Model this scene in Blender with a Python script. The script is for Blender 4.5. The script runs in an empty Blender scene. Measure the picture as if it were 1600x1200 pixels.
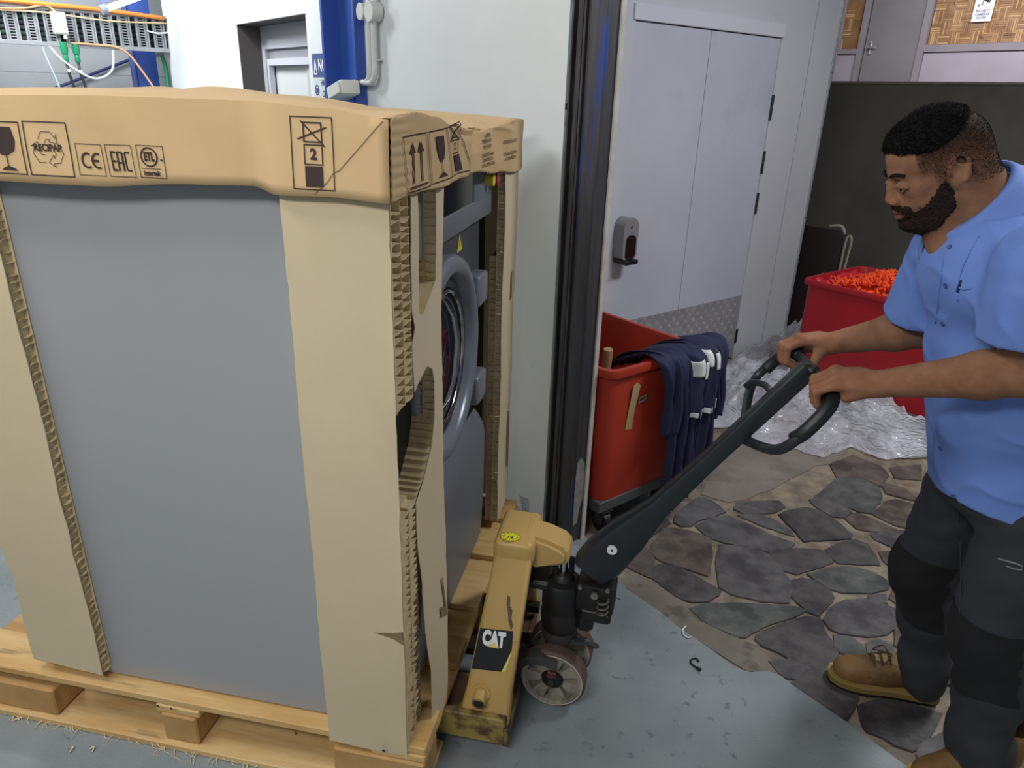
import bpy, bmesh, math, random
import numpy as np
from mathutils import Vector, Matrix
random.seed(7); RNG=np.random.RandomState(7)
S=bpy.context.scene; COL=S.collection
# ---------------- camera ----------------
PITCH=math.radians(22.1); ROLL=math.radians(1.81); H=1.70
fw=Vector((0,math.cos(PITCH),-math.sin(PITCH))); r0=Vector((1,0,0)); u0=r0.cross(fw)
cr=math.cos(ROLL)*r0+math.sin(ROLL)*u0; cu=-math.sin(ROLL)*r0+math.cos(ROLL)*u0
cd=bpy.data.cameras.new('camera'); cd.lens=1111/1600*36; cd.sensor_width=36; cd.clip_start=.02; cd.clip_end=100
cam=bpy.data.objects.new('camera',cd); COL.objects.link(cam)
cam.matrix_world=Matrix(((cr.x,cu.x,-fw.x,0),(cr.y,cu.y,-fw.y,0),(cr.z,cu.z,-fw.z,H),(0,0,0,1)))
S.camera=cam
S.view_settings.view_transform='Standard'; S.view_settings.look='None'; S.view_settings.gamma=1; S.view_settings.use_curve_mapping=False
S.view_settings.exposure=0.0
# ---------------- light ----------------
W=bpy.data.worlds.new('world'); S.world=W; W.use_nodes=True
W.node_tree.nodes['Background'].inputs[0].default_value=(.93,.96,1,1); W.node_tree.nodes['Background'].inputs[1].default_value=.30
def area(name,loc,target,sx,sy,power,col=(1,1,1)):
    l=bpy.data.lights.new(name,'AREA'); l.shape='RECTANGLE'; l.size=sx; l.size_y=sy; l.energy=power; l.color=col
    o=bpy.data.objects.new(name,l); COL.objects.link(o); o.location=loc
    o.rotation_euler=(Vector(target)-Vector(loc)).to_track_quat('-Z','Y').to_euler(); return o
area('bay_light',(-1.9,1.1,3.3),(-.7,1.8,0),1.5,.4,40,(.98,.99,1))
area('fill_light_near',(-1.0,-.55,2.75),(-.5,1.3,1.1),1.2,.35,34,(1,.985,.96))  # unseen fill added on the camera side to brighten the box
area('bay_light_back',(-2.6,4.2,3.1),(-2.2,5.2,1.2),1.3,.3,62,(.96,.98,1))
area('bay_light_left',(-3.75,5.2,2.9),(-2.9,6.2,1.9),.9,.2,42,(.95,.98,1))
area('laundry_light',(2.3,2.2,3.2),(1.7,2.5,0),1.2,.4,60,(.96,.97,1))
area('fill_light_upper',(4.16,7.5,3.25),(5.1,9.5,2.2),2.2,.4,75,(1,.98,.99))  # unseen light added to brighten the upper building front
# ---------------- helpers ----------------
def lin(c):
    if isinstance(c,str):
        c=c.lstrip('#'); c=[int(c[i:i+2],16)/255 for i in (0,2,4)]
    return tuple((x/12.92 if x<=.04045 else ((x+.055)/1.055)**2.4) for x in c[:3])+(1,)
MATS={}
def mat(name,col,rough=.6,metal=0,col2=None,vs=6,vlo=.35,vhi=.65,bump=0,bs=60,stretch=(1,1,1),emit=0,alpha=1,coat=0,spec=None,detail=6,col3=None,vs3=2,lo3=.6,hi3=.7,attr=None):
    if name in MATS: return MATS[name]
    m=bpy.data.materials.new(name); m.use_nodes=True; nt=m.node_tree; N=nt.nodes; Lk=nt.links
    b=N['Principled BSDF']; b.inputs['Roughness'].default_value=rough; b.inputs['Metallic'].default_value=metal
    b.inputs['Base Color'].default_value=lin(col)
    if spec is not None: b.inputs['Specular IOR Level'].default_value=spec
    if coat: b.inputs['Coat Weight'].default_value=coat; b.inputs['Coat Roughness'].default_value=.1
    if emit:
        b.inputs['Emission Color'].default_value=lin(col); b.inputs['Emission Strength'].default_value=emit
    if alpha<1: b.inputs['Alpha'].default_value=alpha
    tc=mp=None
    def coords():
        nonlocal tc,mp
        if mp is None:
            tc=N.new('ShaderNodeTexCoord'); mp=N.new('ShaderNodeMapping'); mp.inputs['Scale'].default_value=stretch
            Lk.new(tc.outputs['Object'],mp.inputs[0])
        return mp.outputs[0]
    def noise(sc,det):
        n=N.new('ShaderNodeTexNoise'); n.inputs['Scale'].default_value=sc; n.inputs['Detail'].default_value=det; n.inputs['Roughness'].default_value=.6
        Lk.new(coords(),n.inputs['Vector']); return n.outputs[0]
    cur=None
    if col2 is not None:
        r=N.new('ShaderNodeValToRGB'); r.color_ramp.elements[0].position=vlo; r.color_ramp.elements[1].position=vhi
        r.color_ramp.elements[0].color=lin(col); r.color_ramp.elements[1].color=lin(col2)
        Lk.new(noise(vs,detail),r.inputs[0]); cur=r.outputs[0]
    if col3 is not None:
        r=N.new('ShaderNodeMapRange'); r.inputs[1].default_value=lo3; r.inputs[2].default_value=hi3
        Lk.new(noise(vs3,8),r.inputs[0]); mx=N.new('ShaderNodeMix'); mx.data_type='RGBA'
        Lk.new(r.outputs[0],mx.inputs[0])
        if cur: Lk.new(cur,mx.inputs[6])
        else: mx.inputs[6].default_value=lin(col)
        mx.inputs[7].default_value=lin(col3); cur=mx.outputs[2]
    if attr:
        a=N.new('ShaderNodeAttribute'); a.attribute_name=attr
        if cur:
            mx=N.new('ShaderNodeMix'); mx.data_type='RGBA'; mx.blend_type='MULTIPLY'; mx.inputs[0].default_value=1
            Lk.new(cur,mx.inputs[6]); Lk.new(a.outputs[0],mx.inputs[7]); cur=mx.outputs[2]
        else: cur=a.outputs[0]
    if cur: Lk.new(cur,b.inputs['Base Color'])
    if bump:
        bn=N.new('ShaderNodeBump'); bn.inputs['Strength'].default_value=bump; bn.inputs['Distance'].default_value=.004
        Lk.new(noise(bs,5),bn.inputs['Height']); Lk.new(bn.outputs[0],b.inputs['Normal'])
    MATS[name]=m; return m
def link(o,parent=None):
    COL.objects.link(o)
    if parent is not None: o.parent=parent
    return o
def mobj(name,V,F,m,parent=None,smooth=False,mats=None,mi=None):
    me=bpy.data.meshes.new(name); me.from_pydata([tuple(v) for v in V],[],[tuple(f) for f in F]); 
    for x in (mats or [m]): me.materials.append(x)
    if mi is not None:
        me.polygons.foreach_set('material_index',mi)
    if smooth: me.polygons.foreach_set('use_smooth',[True]*len(me.polygons))
    me.update(); return link(bpy.data.objects.new(name,me),parent)
def tag(o,label=None,cat=None,group=None,kind=None):
    if label: o['label']=label
    if cat: o['category']=cat
    if group: o['group']=group
    if kind: o['kind']=kind
    return o
def thing(name,label,cat,loc=(0,0,0),rz=0,group=None):
    o=bpy.data.objects.new(name,None); COL.objects.link(o); o.empty_display_size=.1
    o.location=loc; o.rotation_euler=(0,0,rz); return tag(o,label,cat,group)
class MB:
    def __init__(s): s.b=bmesh.new(); s.M=None
    def _t(s,vs,M):
        if M is not None: bmesh.ops.transform(s.b,matrix=M,verts=vs)
    def box(s,x0,x1,y0,y1,z0,z1,M=None,bev=0,seg=1):
        g=bmesh.ops.create_cube(s.b,size=1); vs=g['verts']
        for v in vs: v.co=Vector(((x0+x1)/2+v.co.x*(x1-x0),(y0+y1)/2+v.co.y*(y1-y0),(z0+z1)/2+v.co.z*(z1-z0)))
        if bev:
            es=list({e for v in vs for e in v.link_edges})
            r=bmesh.ops.bevel(s.b,geom=es,offset=bev,segments=seg,affect='EDGES',profile=.5)
            vs=list({v for f in r['faces'] for v in f.verts}|{v for v in vs if v.is_valid})
        s._t(vs,M); return s
    def cyl(s,a,b,r,r2=None,n=20,cap=True):
        a=Vector(a);b=Vector(b);r2=r if r2 is None else r2
        q=(b-a).to_track_quat('Z','Y').to_matrix()
        A=[s.b.verts.new(a+q@Vector((r*math.cos(t),r*math.sin(t),0))) for t in [2*math.pi*i/n for i in range(n)]]
        B=[s.b.verts.new(b+q@Vector((r2*math.cos(t),r2*math.sin(t),0))) for t in [2*math.pi*i/n for i in range(n)]]
        for i in range(n): s.b.faces.new((A[i],A[(i+1)%n],B[(i+1)%n],B[i]))
        if cap: s.b.faces.new(A[::-1]); s.b.faces.new(B)
        return s
    def tube(s,pts,r,n=10,cap=True,flat=1):
        pts=[Vector(p) for p in pts]; rs=r if isinstance(r,(list,tuple)) else [r]*len(pts)
        rings=[]; up=None
        for i,p in enumerate(pts):
            t=(pts[min(i+1,len(pts)-1)]-pts[max(i-1,0)]).normalized()
            if up is None: up=t.orthogonal().normalized()
            up=(up-t*up.dot(t)).normalized(); sd=t.cross(up)
            rings.append([s.b.verts.new(p+(up*math.cos(2*math.pi*k/n)+sd*math.sin(2*math.pi*k/n)*flat)*rs[i]) for k in range(n)])
        for A,B in zip(rings,rings[1:]):
            for k in range(n): s.b.faces.new((A[k],A[(k+1)%n],B[(k+1)%n],B[k]))
        if cap: s.b.faces.new(rings[0][::-1]); s.b.faces.new(rings[-1])
        return s
    def lathe(s,prof,M=None,n=32,caps=False):
        rings=[]
        for (r,z) in prof: rings.append([s.b.verts.new((r*math.cos(2*math.pi*k/n),r*math.sin(2*math.pi*k/n),z)) for k in range(n)])
        for A,B in zip(rings,rings[1:]):
            for k in range(n): s.b.faces.new((A[k],A[(k+1)%n],B[(k+1)%n],B[k]))
        if caps: s.b.faces.new(rings[0][::-1]); s.b.faces.new(rings[-1])
        s._t([v for R in rings for v in R],M); return s
    def prism(s,poly,d,M=None,bev=0):
        # poly in xy, extruded from z=0 to d
        n=len(poly); A=[s.b.verts.new((p[0],p[1],0)) for p in poly]; B=[s.b.verts.new((p[0],p[1],d)) for p in poly]
        s.b.faces.new(A[::-1]); top=s.b.faces.new(B)
        for i in range(n): s.b.faces.new((A[i],A[(i+1)%n],B[(i+1)%n],B[i]))
        vs=A+B
        if bev:
            r=bmesh.ops.bevel(s.b,geom=list(top.edges),offset=bev,segments=2,affect='EDGES'); vs=list(set([v for v in vs if v.is_valid])|{v for f in r['faces'] for v in f.verts})
        s._t(vs,M); return s
    def poly(s,pts): s.b.faces.new([s.b.verts.new(p) for p in pts]); return s
    def build(s,name,m,parent=None,smooth=False,angle=None,bev=0,mats=None):
        bmesh.ops.recalc_face_normals(s.b,faces=s.b.faces)
        me=bpy.data.meshes.new(name); s.b.to_mesh(me); s.b.free()
        for x in (mats or [m]): me.materials.append(x)
        o=link(bpy.data.objects.new(name,me),parent)
        if bev:
            md=o.modifiers.new('b','BEVEL'); md.width=bev; md.segments=2; md.limit_method='ANGLE'
        if smooth:
            me.polygons.foreach_set('use_smooth',[True]*len(me.polygons))
            if angle is not None: me.set_sharp_from_angle(angle=math.radians(angle))
        return o
def axes(o,x,y,z):
    o=Vector(o);x=Vector(x).normalized();y=Vector(y).normalized();z=Vector(z).normalized()
    return Matrix(((x.x,y.x,z.x,o.x),(x.y,y.y,z.y,o.y),(x.z,y.z,z.z,o.z),(0,0,0,1)))
def text_mesh(txt,size,bold=0,spacing=1):
    c=bpy.data.curves.new('t','FONT'); c.body=txt; c.size=size; c.offset=bold; c.space_character=spacing; c.align_x='CENTER'; c.align_y='CENTER'; c.resolution_u=3
    o=bpy.data.objects.new('t',c); COL.objects.link(o); dg=bpy.context.evaluated_depsgraph_get(); me=bpy.data.meshes.new_from_object(o.evaluated_get(dg))
    V=[v.co.copy() for v in me.vertices]; F=[tuple(p.vertices) for p in me.polygons]
    bpy.data.objects.remove(o); bpy.data.meshes.remove(me); return V,F
class Print:
    """flat ink pieces laid on a surface: S(x,y,h) maps print coords to 3D"""
    def __init__(s,S): s.S=S; s.V=[]; s.F=[]
    def add(s,V,F):
        k=len(s.V); s.V+=[s.S(v[0],v[1]) for v in V]; s.F+=[tuple(i+k for i in f) for f in F]
    def text(s,t,x,y,size,bold=0,sx=1,sy=1,spacing=1):
        V,F=text_mesh(t,size,bold,spacing); s.add([(x+v.x*sx,y+v.y*sy) for v in V],F); return s
    def line(s,x0,y0,x1,y1,w):
        dx,dy=x1-x0,y1-y0; L=math.hypot(dx,dy) or 1; nx,ny=-dy/L*w/2,dx/L*w/2; n=max(1,int(L/.010))
        for i in range(n):
            a,b=i/n,(i+1)/n
            s.add([(x0+dx*a+nx,y0+dy*a+ny),(x0+dx*b+nx,y0+dy*b+ny),(x0+dx*b-nx,y0+dy*b-ny),(x0+dx*a-nx,y0+dy*a-ny)],[(0,1,2,3)])
        return s
    def path(s,pts,w,close=False):
        P=list(pts)+([pts[0]] if close else [])
        for a,b in zip(P,P[1:]): s.line(*a,*b,w)
        return s
    def rect(s,x0,x1,y0,y1,w):
        h=w/2
        s.line(x0-h,y0,x1+h,y0,w);s.line(x0-h,y1,x1+h,y1,w);s.line(x0,y0,x0,y1,w);s.line(x1,y0,x1,y1,w); return s
    def fill(s,pts): s.add(pts,[tuple(range(len(pts)))]); return s
    def arc(s,cx,cy,r,a0,a1,w,sx=1,n=20):
        P=[(cx+sx*r*math.cos(math.radians(a0+(a1-a0)*i/n)),cy+r*math.sin(math.radians(a0+(a1-a0)*i/n))) for i in range(n+1)]; return s.path(P,w)
    def build(s,name,m,parent): return mobj(name,s.V,s.F,m,parent)
def sn(P,freq,seed,n=10):
    """cheap smooth noise for arrays of points (N,3) -> N, about -1..1"""
    r=np.random.RandomState(seed); out=0
    for i in range(n):
        k=r.normal(size=3); k/=np.linalg.norm(k); k*=freq*r.uniform(.6,1.7); out=out+np.sin(P[...,0]*k[0]+P[...,1]*k[1]+P[...,2]*k[2]+r.uniform(0,6.28))
    return out/(n**.5)
UA=math.radians(-51.74); BA=math.radians(-10.64); P0=Vector((.22527,2.50486,0)); NB=Vector((-.235,1.32,0)); OJ=Vector((.06,1.725,0))
def room(o): o.location=P0; o.rotation_euler=(0,0,UA); return o
RU=Vector((math.cos(UA),math.sin(UA),0)); RW=Vector((-RU.y,RU.x,0))
def rw(a,b,z=0): return P0+RU*a+RW*b+Vector((0,0,z))
def struct(name,mb,m,smooth=False,mats=None):
    o=mb.build(name,m,None,smooth); o['kind']='structure'; return room(o)
# ---------------- materials ----------------
m_blue=mat('floor_paint','#7f888c',.40,col2='#959d9f',vs=3.2,vlo=.3,vhi=.7,detail=12,bump=.35,bs=110,col3='#68727b',vs3=18,lo3=.60,hi3=.68,spec=.35)
m_mortar=mat('mortar','#6e665b',.9,col2='#a0957f',vs=9,bump=1,bs=130,col3='#7d685c',vs3=5,lo3=.55,hi3=.65)
m_strip=mat('concrete_edge','#6f6a60',.85,col2='#827b6e',vs=5,bump=.4,bs=90,col3='#5f5a52',vs3=9,lo3=.55,hi3=.65)
m_patch=mat('concrete_patch','#7d776c',.8,col2='#8d877c',vs=4,bump=.4,bs=60,col3='#6c665d',vs3=3,lo3=.5,hi3=.65)
m_stones=[mat('slate_%s'%n,c,.6,col2=c2,vs=16,detail=12,bump=.9,bs=34,col3=c3,vs3=6,lo3=.48,hi3=.62,spec=.4) for n,c,c2,c3 in
  (('grey','#525153','#6a6867','#454345'),('dark','#464446','#5c5957','#3a383a'),('green','#505350','#676966','#434644'),('brown','#57504b','#70675e','#48413d'))]
m_wall=mat('white_panel','#d3d8d9',.42,col2='#dadfe0',vs=1.5,col3='#c2c7ca',vs3=3,lo3=.62,hi3=.8,bump=.06,bs=8)
m_wallB=mat('coldroom_panel','#c9cbd3',.4,col2='#d2d4da',vs=1.2,col3='#bcbdc6',vs3=3,lo3=.6,hi3=.8)
m_door=mat('door_skin','#c3c7d3',.38,col2='#cbcfda',vs=1.5,col3='#b6bac8',vs3=2.5,lo3=.6,hi3=.8)
m_trimw=mat('white_trim','#c7c4bd',.6,col2='#b5b1a8',vs=20)
m_steel=mat('dark_steel','#3a3a3e',.5,metal=.1,col2='#4a4a4f',vs=5,col3='#2a4288',vs3=1.6,lo3=.56,hi3=.62,stretch=(16,16,.9),bump=.2,bs=12)
m_steel2=mat('grooved_steel','#48474a',.5,metal=.1,col2='#2a2626',vs=9,stretch=(8,8,.6))
m_bluep=mat('blue_column_paint','#2f4f9f',.4,col2='#3457aa',vs=3)
m_olive=mat('olive_wall','#66655c',.8,col2='#6e6c64',vs=2,col3='#5d5952',vs3=1.3,lo3=.5,hi3=.7)
m_taupe=mat('taupe_paint','#8b848c',.55,col2='#938c95',vs=3)
m_taupe2=mat('taupe_board','#a39da8',.55,col2='#aca6b2',vs=2)
m_ceil=mat('ceiling_sheet','#84868c',.8)
# ---------------- structure ----------------
def px(pts,ox,oy,sc=2.4,z=0):
    out=[]
    for x,y in pts:
        d=fw+cr*((ox+x/sc-800)/1111)-cu*((oy+y/sc-600)/1111); t=(z-H)/d.z; out.append((d.x*t,d.y*t))
    return out
# blue floor slab edge line, from the post to the near right
edge=[(.305,2.55)]+px([(937,856),(962,898),(980,920),(1030,955),(1057,977),(1087,998),(1123,1023),(1147,1042),(1172,1050),(1202,1049),(1222,1057),(1240,1072),(1323,1128),(1417,1198)],0,0,1)
e_last=(edge[-1][0]+RU.x*2.2,edge[-1][1]+RU.y*2.2)
wl=[rw(-9,.03),rw(0,.03)]
slab=[(wl[1].x,wl[1].y)]+edge+[e_last,(2,-3.2),(-7.5,-3.2),(-7.5,wl[0].y),(wl[0].x,wl[0].y)]
mb=MB(); mb.prism(slab,.06,Matrix.Translation((0,0,-.06)))
fl=mb.build('floor',m_blue); fl['kind']='structure'
mb=MB(); bp=[rw(-8,.0,0),rw(3.5,-.5,0),rw(3.5,4.6,0),rw(-8,4.6,0)]; mb.prism([(p.x,p.y) for p in bp],.05,Matrix.Translation((0,0,-.0595)))
fs=mb.build('floor_mortar',m_mortar); fs['kind']='structure'
# concrete strip along the threshold
st=px([(150,490),(230,470),(300,500),(380,555),(440,596),(480,640),(560,690),(620,712),(690,740),(740,800),(775,865),(742,845),(640,830),(550,775),(450,713),(370,655),(240,560),(190,520)],900,700)
mb=MB(); mb.prism(st,.012,Matrix.Translation((0,0,-.0165)))
mb.build('concrete_strip',m_strip,fs)
pt=px([(470,170),(520,60),(620,-60),(800,-70),(1100,-70),(1010,10),(965,55),(900,62),(850,90),(790,120),(740,150),(690,165),(640,190),(570,200),(520,185)],900,700)
mb=MB(); mb.prism(pt,.012,Matrix.Translation((0,0,-.0170))); mb.build('concrete_patch',m_patch,fs)
ST=[
[(545,365),(640,372),(715,395),(765,450),(803,510),(790,570),(690,565),(590,540),(545,515),(535,440)],
[(335,300),(420,310),(500,340),(505,400),(490,470),(420,445),(330,420),(285,385)],
[(296,452),(324,438),(372,444),(432,470),(480,500),(532,528),(524,544),(488,566),(432,568),(380,552),(324,512),(300,488)],
[(440,600),(488,584),(592,580),(688,586),(816,594),(850,607),(820,625),(760,645),(700,665),(640,700),(610,700),(540,670),(480,640)],
[(690,700),(720,680),(790,655),(860,635),(910,640),(925,690),(960,730),(980,780),(950,800),(900,815),(830,795),(770,760),(715,740),(685,715)],
[(460,290),(520,260),(580,255),(640,280),(720,320),(808,352),(790,368),(720,383),(640,365),(560,350),(500,325)],
[(770,250),(810,235),(870,225),(920,240),(980,280),(1025,320),(1020,333),(940,338),(860,343),(830,310),(790,270)],
[(735,390),(790,377),(870,377),(925,385),(950,412),(955,425),(900,445),(830,466),(780,450),(750,420)],
[(945,380),(990,357),(1050,345),(1092,362),(1115,400),(1130,432),(1080,430),(990,425),(960,400)],
[(880,470),(950,452),(1030,447),(1100,462),(1165,500),(1158,523),(1100,538),(1000,535),(950,520),(905,490)],
[(810,500),(850,490),(900,500),(945,530),(960,555),(940,585),(910,618),(870,603),(835,573),(815,550)],
[(940,640),(960,600),(1010,572),(1090,567),(1160,590),(1220,620),(1200,660),(1160,690),(1090,698),(1000,688),(960,670)],
[(978,705),(1030,710),(1065,735),(1080,765),(1060,778),(1000,760),(980,740)],
[(1097,735),(1140,720),(1180,740),(1190,780),(1150,800),(1110,800)],
[(905,180),(980,115),(1060,110),(1130,145),(1142,180),(1110,238),(1060,233),(980,205),(930,190)],
[(885,195),(925,185),(1000,213),(1027,235),(1000,253),(960,250),(910,220)],
[(1020,262),(1060,243),(1120,268),(1195,300),(1205,306),(1130,308),(1060,298)],
[(1122,245),(1160,202),(1200,193),(1280,215),(1290,240),(1270,300),(1200,283)],
[(1150,130),(1230,150),(1290,195),(1240,187),(1170,168)],
[(1117,322),(1190,309),(1260,312),(1280,350),(1270,390),(1200,372),(1130,340)],
[(1145,390),(1200,387),(1270,400),(1290,440),(1270,490),(1200,450),(1160,420)],
[(622,253),(680,245),(740,265),(795,300),(810,322),(760,308),(690,283)],
[(612,203),(700,197),(755,197),(775,218),(740,237),(640,242),(602,225)],
[(384,240),(456,188),(480,188),(532,216),(552,238),(516,254),(464,266),(436,286),(400,286),(376,272)],
[(235,375),(262,372),(285,400),(294,445),(285,478),(230,455),(190,430)],
[(816,884),(868,844),(908,818),(972,792),(996,840),(1050,928),(1036,966),(1014,1002),(984,998),(896,946)],
[(1072,970),(1176,946),(1355,998),(1330,1052),(1284,1112),(1256,1124),(1196,1104),(1156,1078),(1104,1060),(1088,1038)],
[(1296,1112),(1376,1068),(1424,1100),(1396,1140),(1308,1180),(1288,1140)],
[(740,802),(804,794),(884,828),(864,834),(838,860),(782,850)],
[(962,60),(1040,30),(1140,70),(1166,100),(1138,138),(1060,105),(985,108)],
[(1182,72),(1290,60),(1290,115),(1200,108)],
[(1105,552),(1155,547),(1160,575),(1112,568)],
[(1180,558),(1205,500),(1290,480),(1290,620),(1232,598)],
[(180,262),(260,242),(335,262),(345,280),(278,328),(192,318)],
[(100,190),(220,150),(330,190),(300,235),(180,250),(110,240)],
[(1200,640),(1260,640),(1330,700),(1260,760),(1200,730)],
[(1300,620),(1400,560),(1500,620),(1480,700),(1350,690)],
[(1340,760),(1480,730),(1530,830),(1440,900),(1340,840)],
[(1440,930),(1540,880),(1600,960),(1540,1040),(1440,1010)],
[(1450,1050),(1550,1060),(1660,1150),(1560,1220),(1440,1150)],
[(1310,160),(1420,120),(1520,180),(1500,260),(1330,250)],
[(1310,300),(1420,280),(1540,320),(1500,430),(1330,410)],
[(1310,450),(1450,450),(1560,500),(1480,580),(1320,560)],
[(1560,250),(1700,260),(1720,400),(1570,380)],
[(1570,440),(1700,450),(1720,600),(1560,600)],
[(1550,650),(1700,660),(1740,800),(1600,820)]]
for i,pl in enumerate(ST):
    P=px(pl,900,700); c=np.mean(P,axis=0)
    # subdivide edges and roughen
    Q=[]
    n=len(P); ctr=np.array(c); rad=np.mean([np.linalg.norm(np.array(p)-ctr) for p in P]); P=[tuple(ctr+(np.array(p)-ctr)*(1+.0125/rad)) for p in P]
    for k in range(n):
        a=np.array(P[k]);b=np.array(P[(k+1)%n]); L=np.linalg.norm(b-a); m=max(1,int(L/.03))
        for j in range(m):
            q=a+(b-a)*j/m; Q.append(q+(RNG.normal(size=2)*.0022 if j else 0))
    mb=MB(); mb.prism([tuple(q) for q in Q],.016+.0,Matrix.Translation((0,0,-.0195+RNG.uniform(0,.003))),bev=.0018)
    s=mb.build('stone',m_stones[[0,3,1,2,1,0,1,1,1,2,1,0,2,2,2,0,3,3,3,0,3,0,0,0,3,1,1,0,0,3,3,0,3,1,1][i] if i<35 else i%4],fs)
# walls (room frame: a along the bay wall, b into the laundry)
mb=MB(); 
# bay wall with window recess: a -3.39..-2.2 , z 0.9..2.08
wa,wb,wz0,wz1=-3.39,-2.26,.95,2.075
T=.055
mb.box(wb,-.10,0,T,0,3.4)
mb.box(-5.2,wa,0,.42,0,3.4); mb.box(wa,wb,0,.42,wz1,3.4); mb.box(wa,wb,0,.42,0,wz0); mb.box(wb,wb+.1,T,.42,0,3.4)
w1=struct('wall_bay',mb,m_wall)
m_rev=mat('reveal_brown','#4b4746',.8)
mb=MB(); mb.box(wa,wa+.004,.002,.15,wz0,wz1); mb.box(wa,wb,.002,.15,wz1-.004,wz1); struct('trim_1',mb,m_rev)
m_alu=mat('pale_frame','#b9bcc4',.5); m_alu2=mat('grey_frame','#8e9096',.5); m_pane=mat('milky_pane','#c5c8c9',.35)
wn_=MB(); wn_.box(wa+.004,wb,.15,.22,wz1-.14,wz1-.004); wn_.box(wa+.004,wa+.06,.15,.22,wz0,wz1-.14)
win=struct('window_1',wn_,m_alu)
mb=MB(); mb.box(wa+.06,wb,.17,.19,wz1-.20,wz1-.14).box(wa+.06,wa+.09,.17,.19,wz0,wz1-.14); mb.build('frame',m_alu2,win)
mb=MB(); mb.box(wa+.09,wb,.145,.18,wz1-.24,wz1-.20).box(wa+.09,wa+.125,.145,.18,wz0,wz1-.24); mb.build('sash',m_alu,win)
mb=MB(); mb.box(wa+.12,wa+.66,.19,.20,wz0,wz1-.2); mb.build('pane',m_pane,win)
mb=MB(); mb.box(wa+.68,wb,.175,.185,wz0,wz1-.2); mb.build('pane',mat('grey_pane','#aeb1b6',.3),win)
# door jamb post of the opening
post=thing('steel_post','dark scuffed steel door post with blue paint traces at the wall end','post',P0,UA)
mb=MB(); mb.box(-.035,.052,0,.066,-.0,3.4,bev=.008,seg=2); mb.build('column',m_steel,post,smooth=True,angle=35)
mb=MB(); mb.box(-.075,-.052,-.004,.06,0,3.4); mb.box(-.098,-.090,-.010,.06,0,3.4); mb.box(-.046,-.036,-.006,.06,0,3.4); mb.build('channel',m_steel2,post)
mb=MB(); mb.box(-.090,-.075,.01,.06,0,3.4).box(-.052,-.046,.01,.06,0,3.4); mb.build('groove',mat('black_gap','#171416',.8),post)
mb=MB(); mb.box(-.112,-.098,-.008,.06,.0,3.4); mb.build('edge_strip',mat('galvanised_edge','#8d9599',.35,metal=.5,col2='#6a7073',vs=12),post)
mb=MB(); mb.box(.053,.061,.056,.074,0,3.4); mb.build('trim_bead',m_trimw,post)
mb=MB(); mb.prism([(.0,.02),(.02,.03),(.03,.1),(.05,.16),(.045,.25),(.04,.30),(.02,.33),(.0,.31),(-.004,.2)],.002,axes((.0531,.0,.06),(0,1,0),(0,0,1),(1,0,0)).copy() @ Matrix.Translation((.008,.0,0))); mb.build('bare_patch',mat('filler_patch','#8f8d86',.9,col2='#77756e',vs=30),post)
mb=MB(); mb.box(-.098-.012,-.1,-.0096,-.0094,1.66,1.68); mb.build('screw_hole',mat('black_hole','#0b0b0d',.9),post)
# cold room wall with double door (normal +a, plane a=-.973)
A=-.973; D0,D1=1.20,2.482; DT=2.07
mb=MB(); mb.box(A-.1,A,.07,D0,0,3.4); mb.box(A-.1,A,D1,3.103,0,3.4); mb.box(A-.1,A,D0,D1,DT,3.4); mb.box(A-.1,A-.05,D0,D1,0,DT)
wB=struct('wall_laundry',mb,m_wallB)
mb=MB(); mb.box(A,A+.004,D1+.33,D1+.334,0,3.4); struct('trim_2',mb,mat('panel_joint','#a6a8b0',.6))
mb=MB(); mb.box(A-.1,A+.008,3.083,3.108,0,3.4,bev=.002); struct('trim_3',mb,mat('corner_flashing','#a9adb3',.4,metal=.2))
for k,z in enumerate((.35,.65,.95,1.25,1.55,1.9)):
    mb=MB(); mb.cyl(P0*0+Vector((A+.008,3.096,z)),Vector((A+.011,3.096,z)),.005,n=8); o=mb.build('rivet',mat('rivet_grey','#6f7378',.5,metal=.5),bpy.data.objects['trim_3'])
dr=bpy.data.objects.new('door_1',None); COL.objects.link(dr); dr['kind']='structure'; room(dr)
mid=1.817
mb=MB(); mb.box(A-.045,A-.006,D0+.004,mid-.0025,.02,DT-.004,bev=.002); mb.build('door_leaf',m_door,dr)
mb=MB(); mb.box(A-.045,A-.006,mid+.0025,D1-.004,.02,DT-.004,bev=.002); mb.build('door_leaf',m_door,dr)
mb=MB(); mb.box(A-.001,A+.012,D0-.02,D1+.01,DT,DT+.075,bev=.003); mb.build('door_head',mat('head_strip','#d9dbe4',.4),dr)
m_tread=mat('tread_plate','#9d9ca2',.36,metal=.2,col2='#adacb1',vs=8,bump=.1)
mb=MB(); mb.box(A-.006,A-.003,1.2,D1-.006,.02,.465)
pl=mb.build('kick_plate',m_tread,dr)
mb=MB(); s_=.040
for i in range(int(1.27/s_)):
    for j in range(int(.44/s_)):
        cx=1.2+s_*(i+.5); cz=.03+s_*(j+.5); a=math.radians(45 if (i+j)%2 else -45)
        for off in (-.008,.008):
            c,s0=math.cos(a),math.sin(a); pts=[(-.013,0),(0,.0035),(.013,0),(0,-.0035)]
            base=[(A-.003,cx+x*c-(y+off)*s0,cz+x*s0+(y+off)*c) for x,y in pts]; top=[(A-.001,cx+.6*x*c-(.5*y+off)*s0,cz+.6*x*s0+(.5*y+off)*c) for x,y in pts]
            bv=[mb.b.verts.new(p) for p in base]; tv=[mb.b.verts.new(p) for p in top]
            mb.b.faces.new(tv)
            for q in range(4): mb.b.faces.new((bv[q],bv[(q+1)%4],tv[(q+1)%4],tv[q]))
o=mb.build('tread_lugs',m_tread,dr); o['kind']='stuff'
m_hin=mat('black_hinge','#1d1d20',.5)
for z in (.55,1.19,1.47,1.76):
    pass
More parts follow.
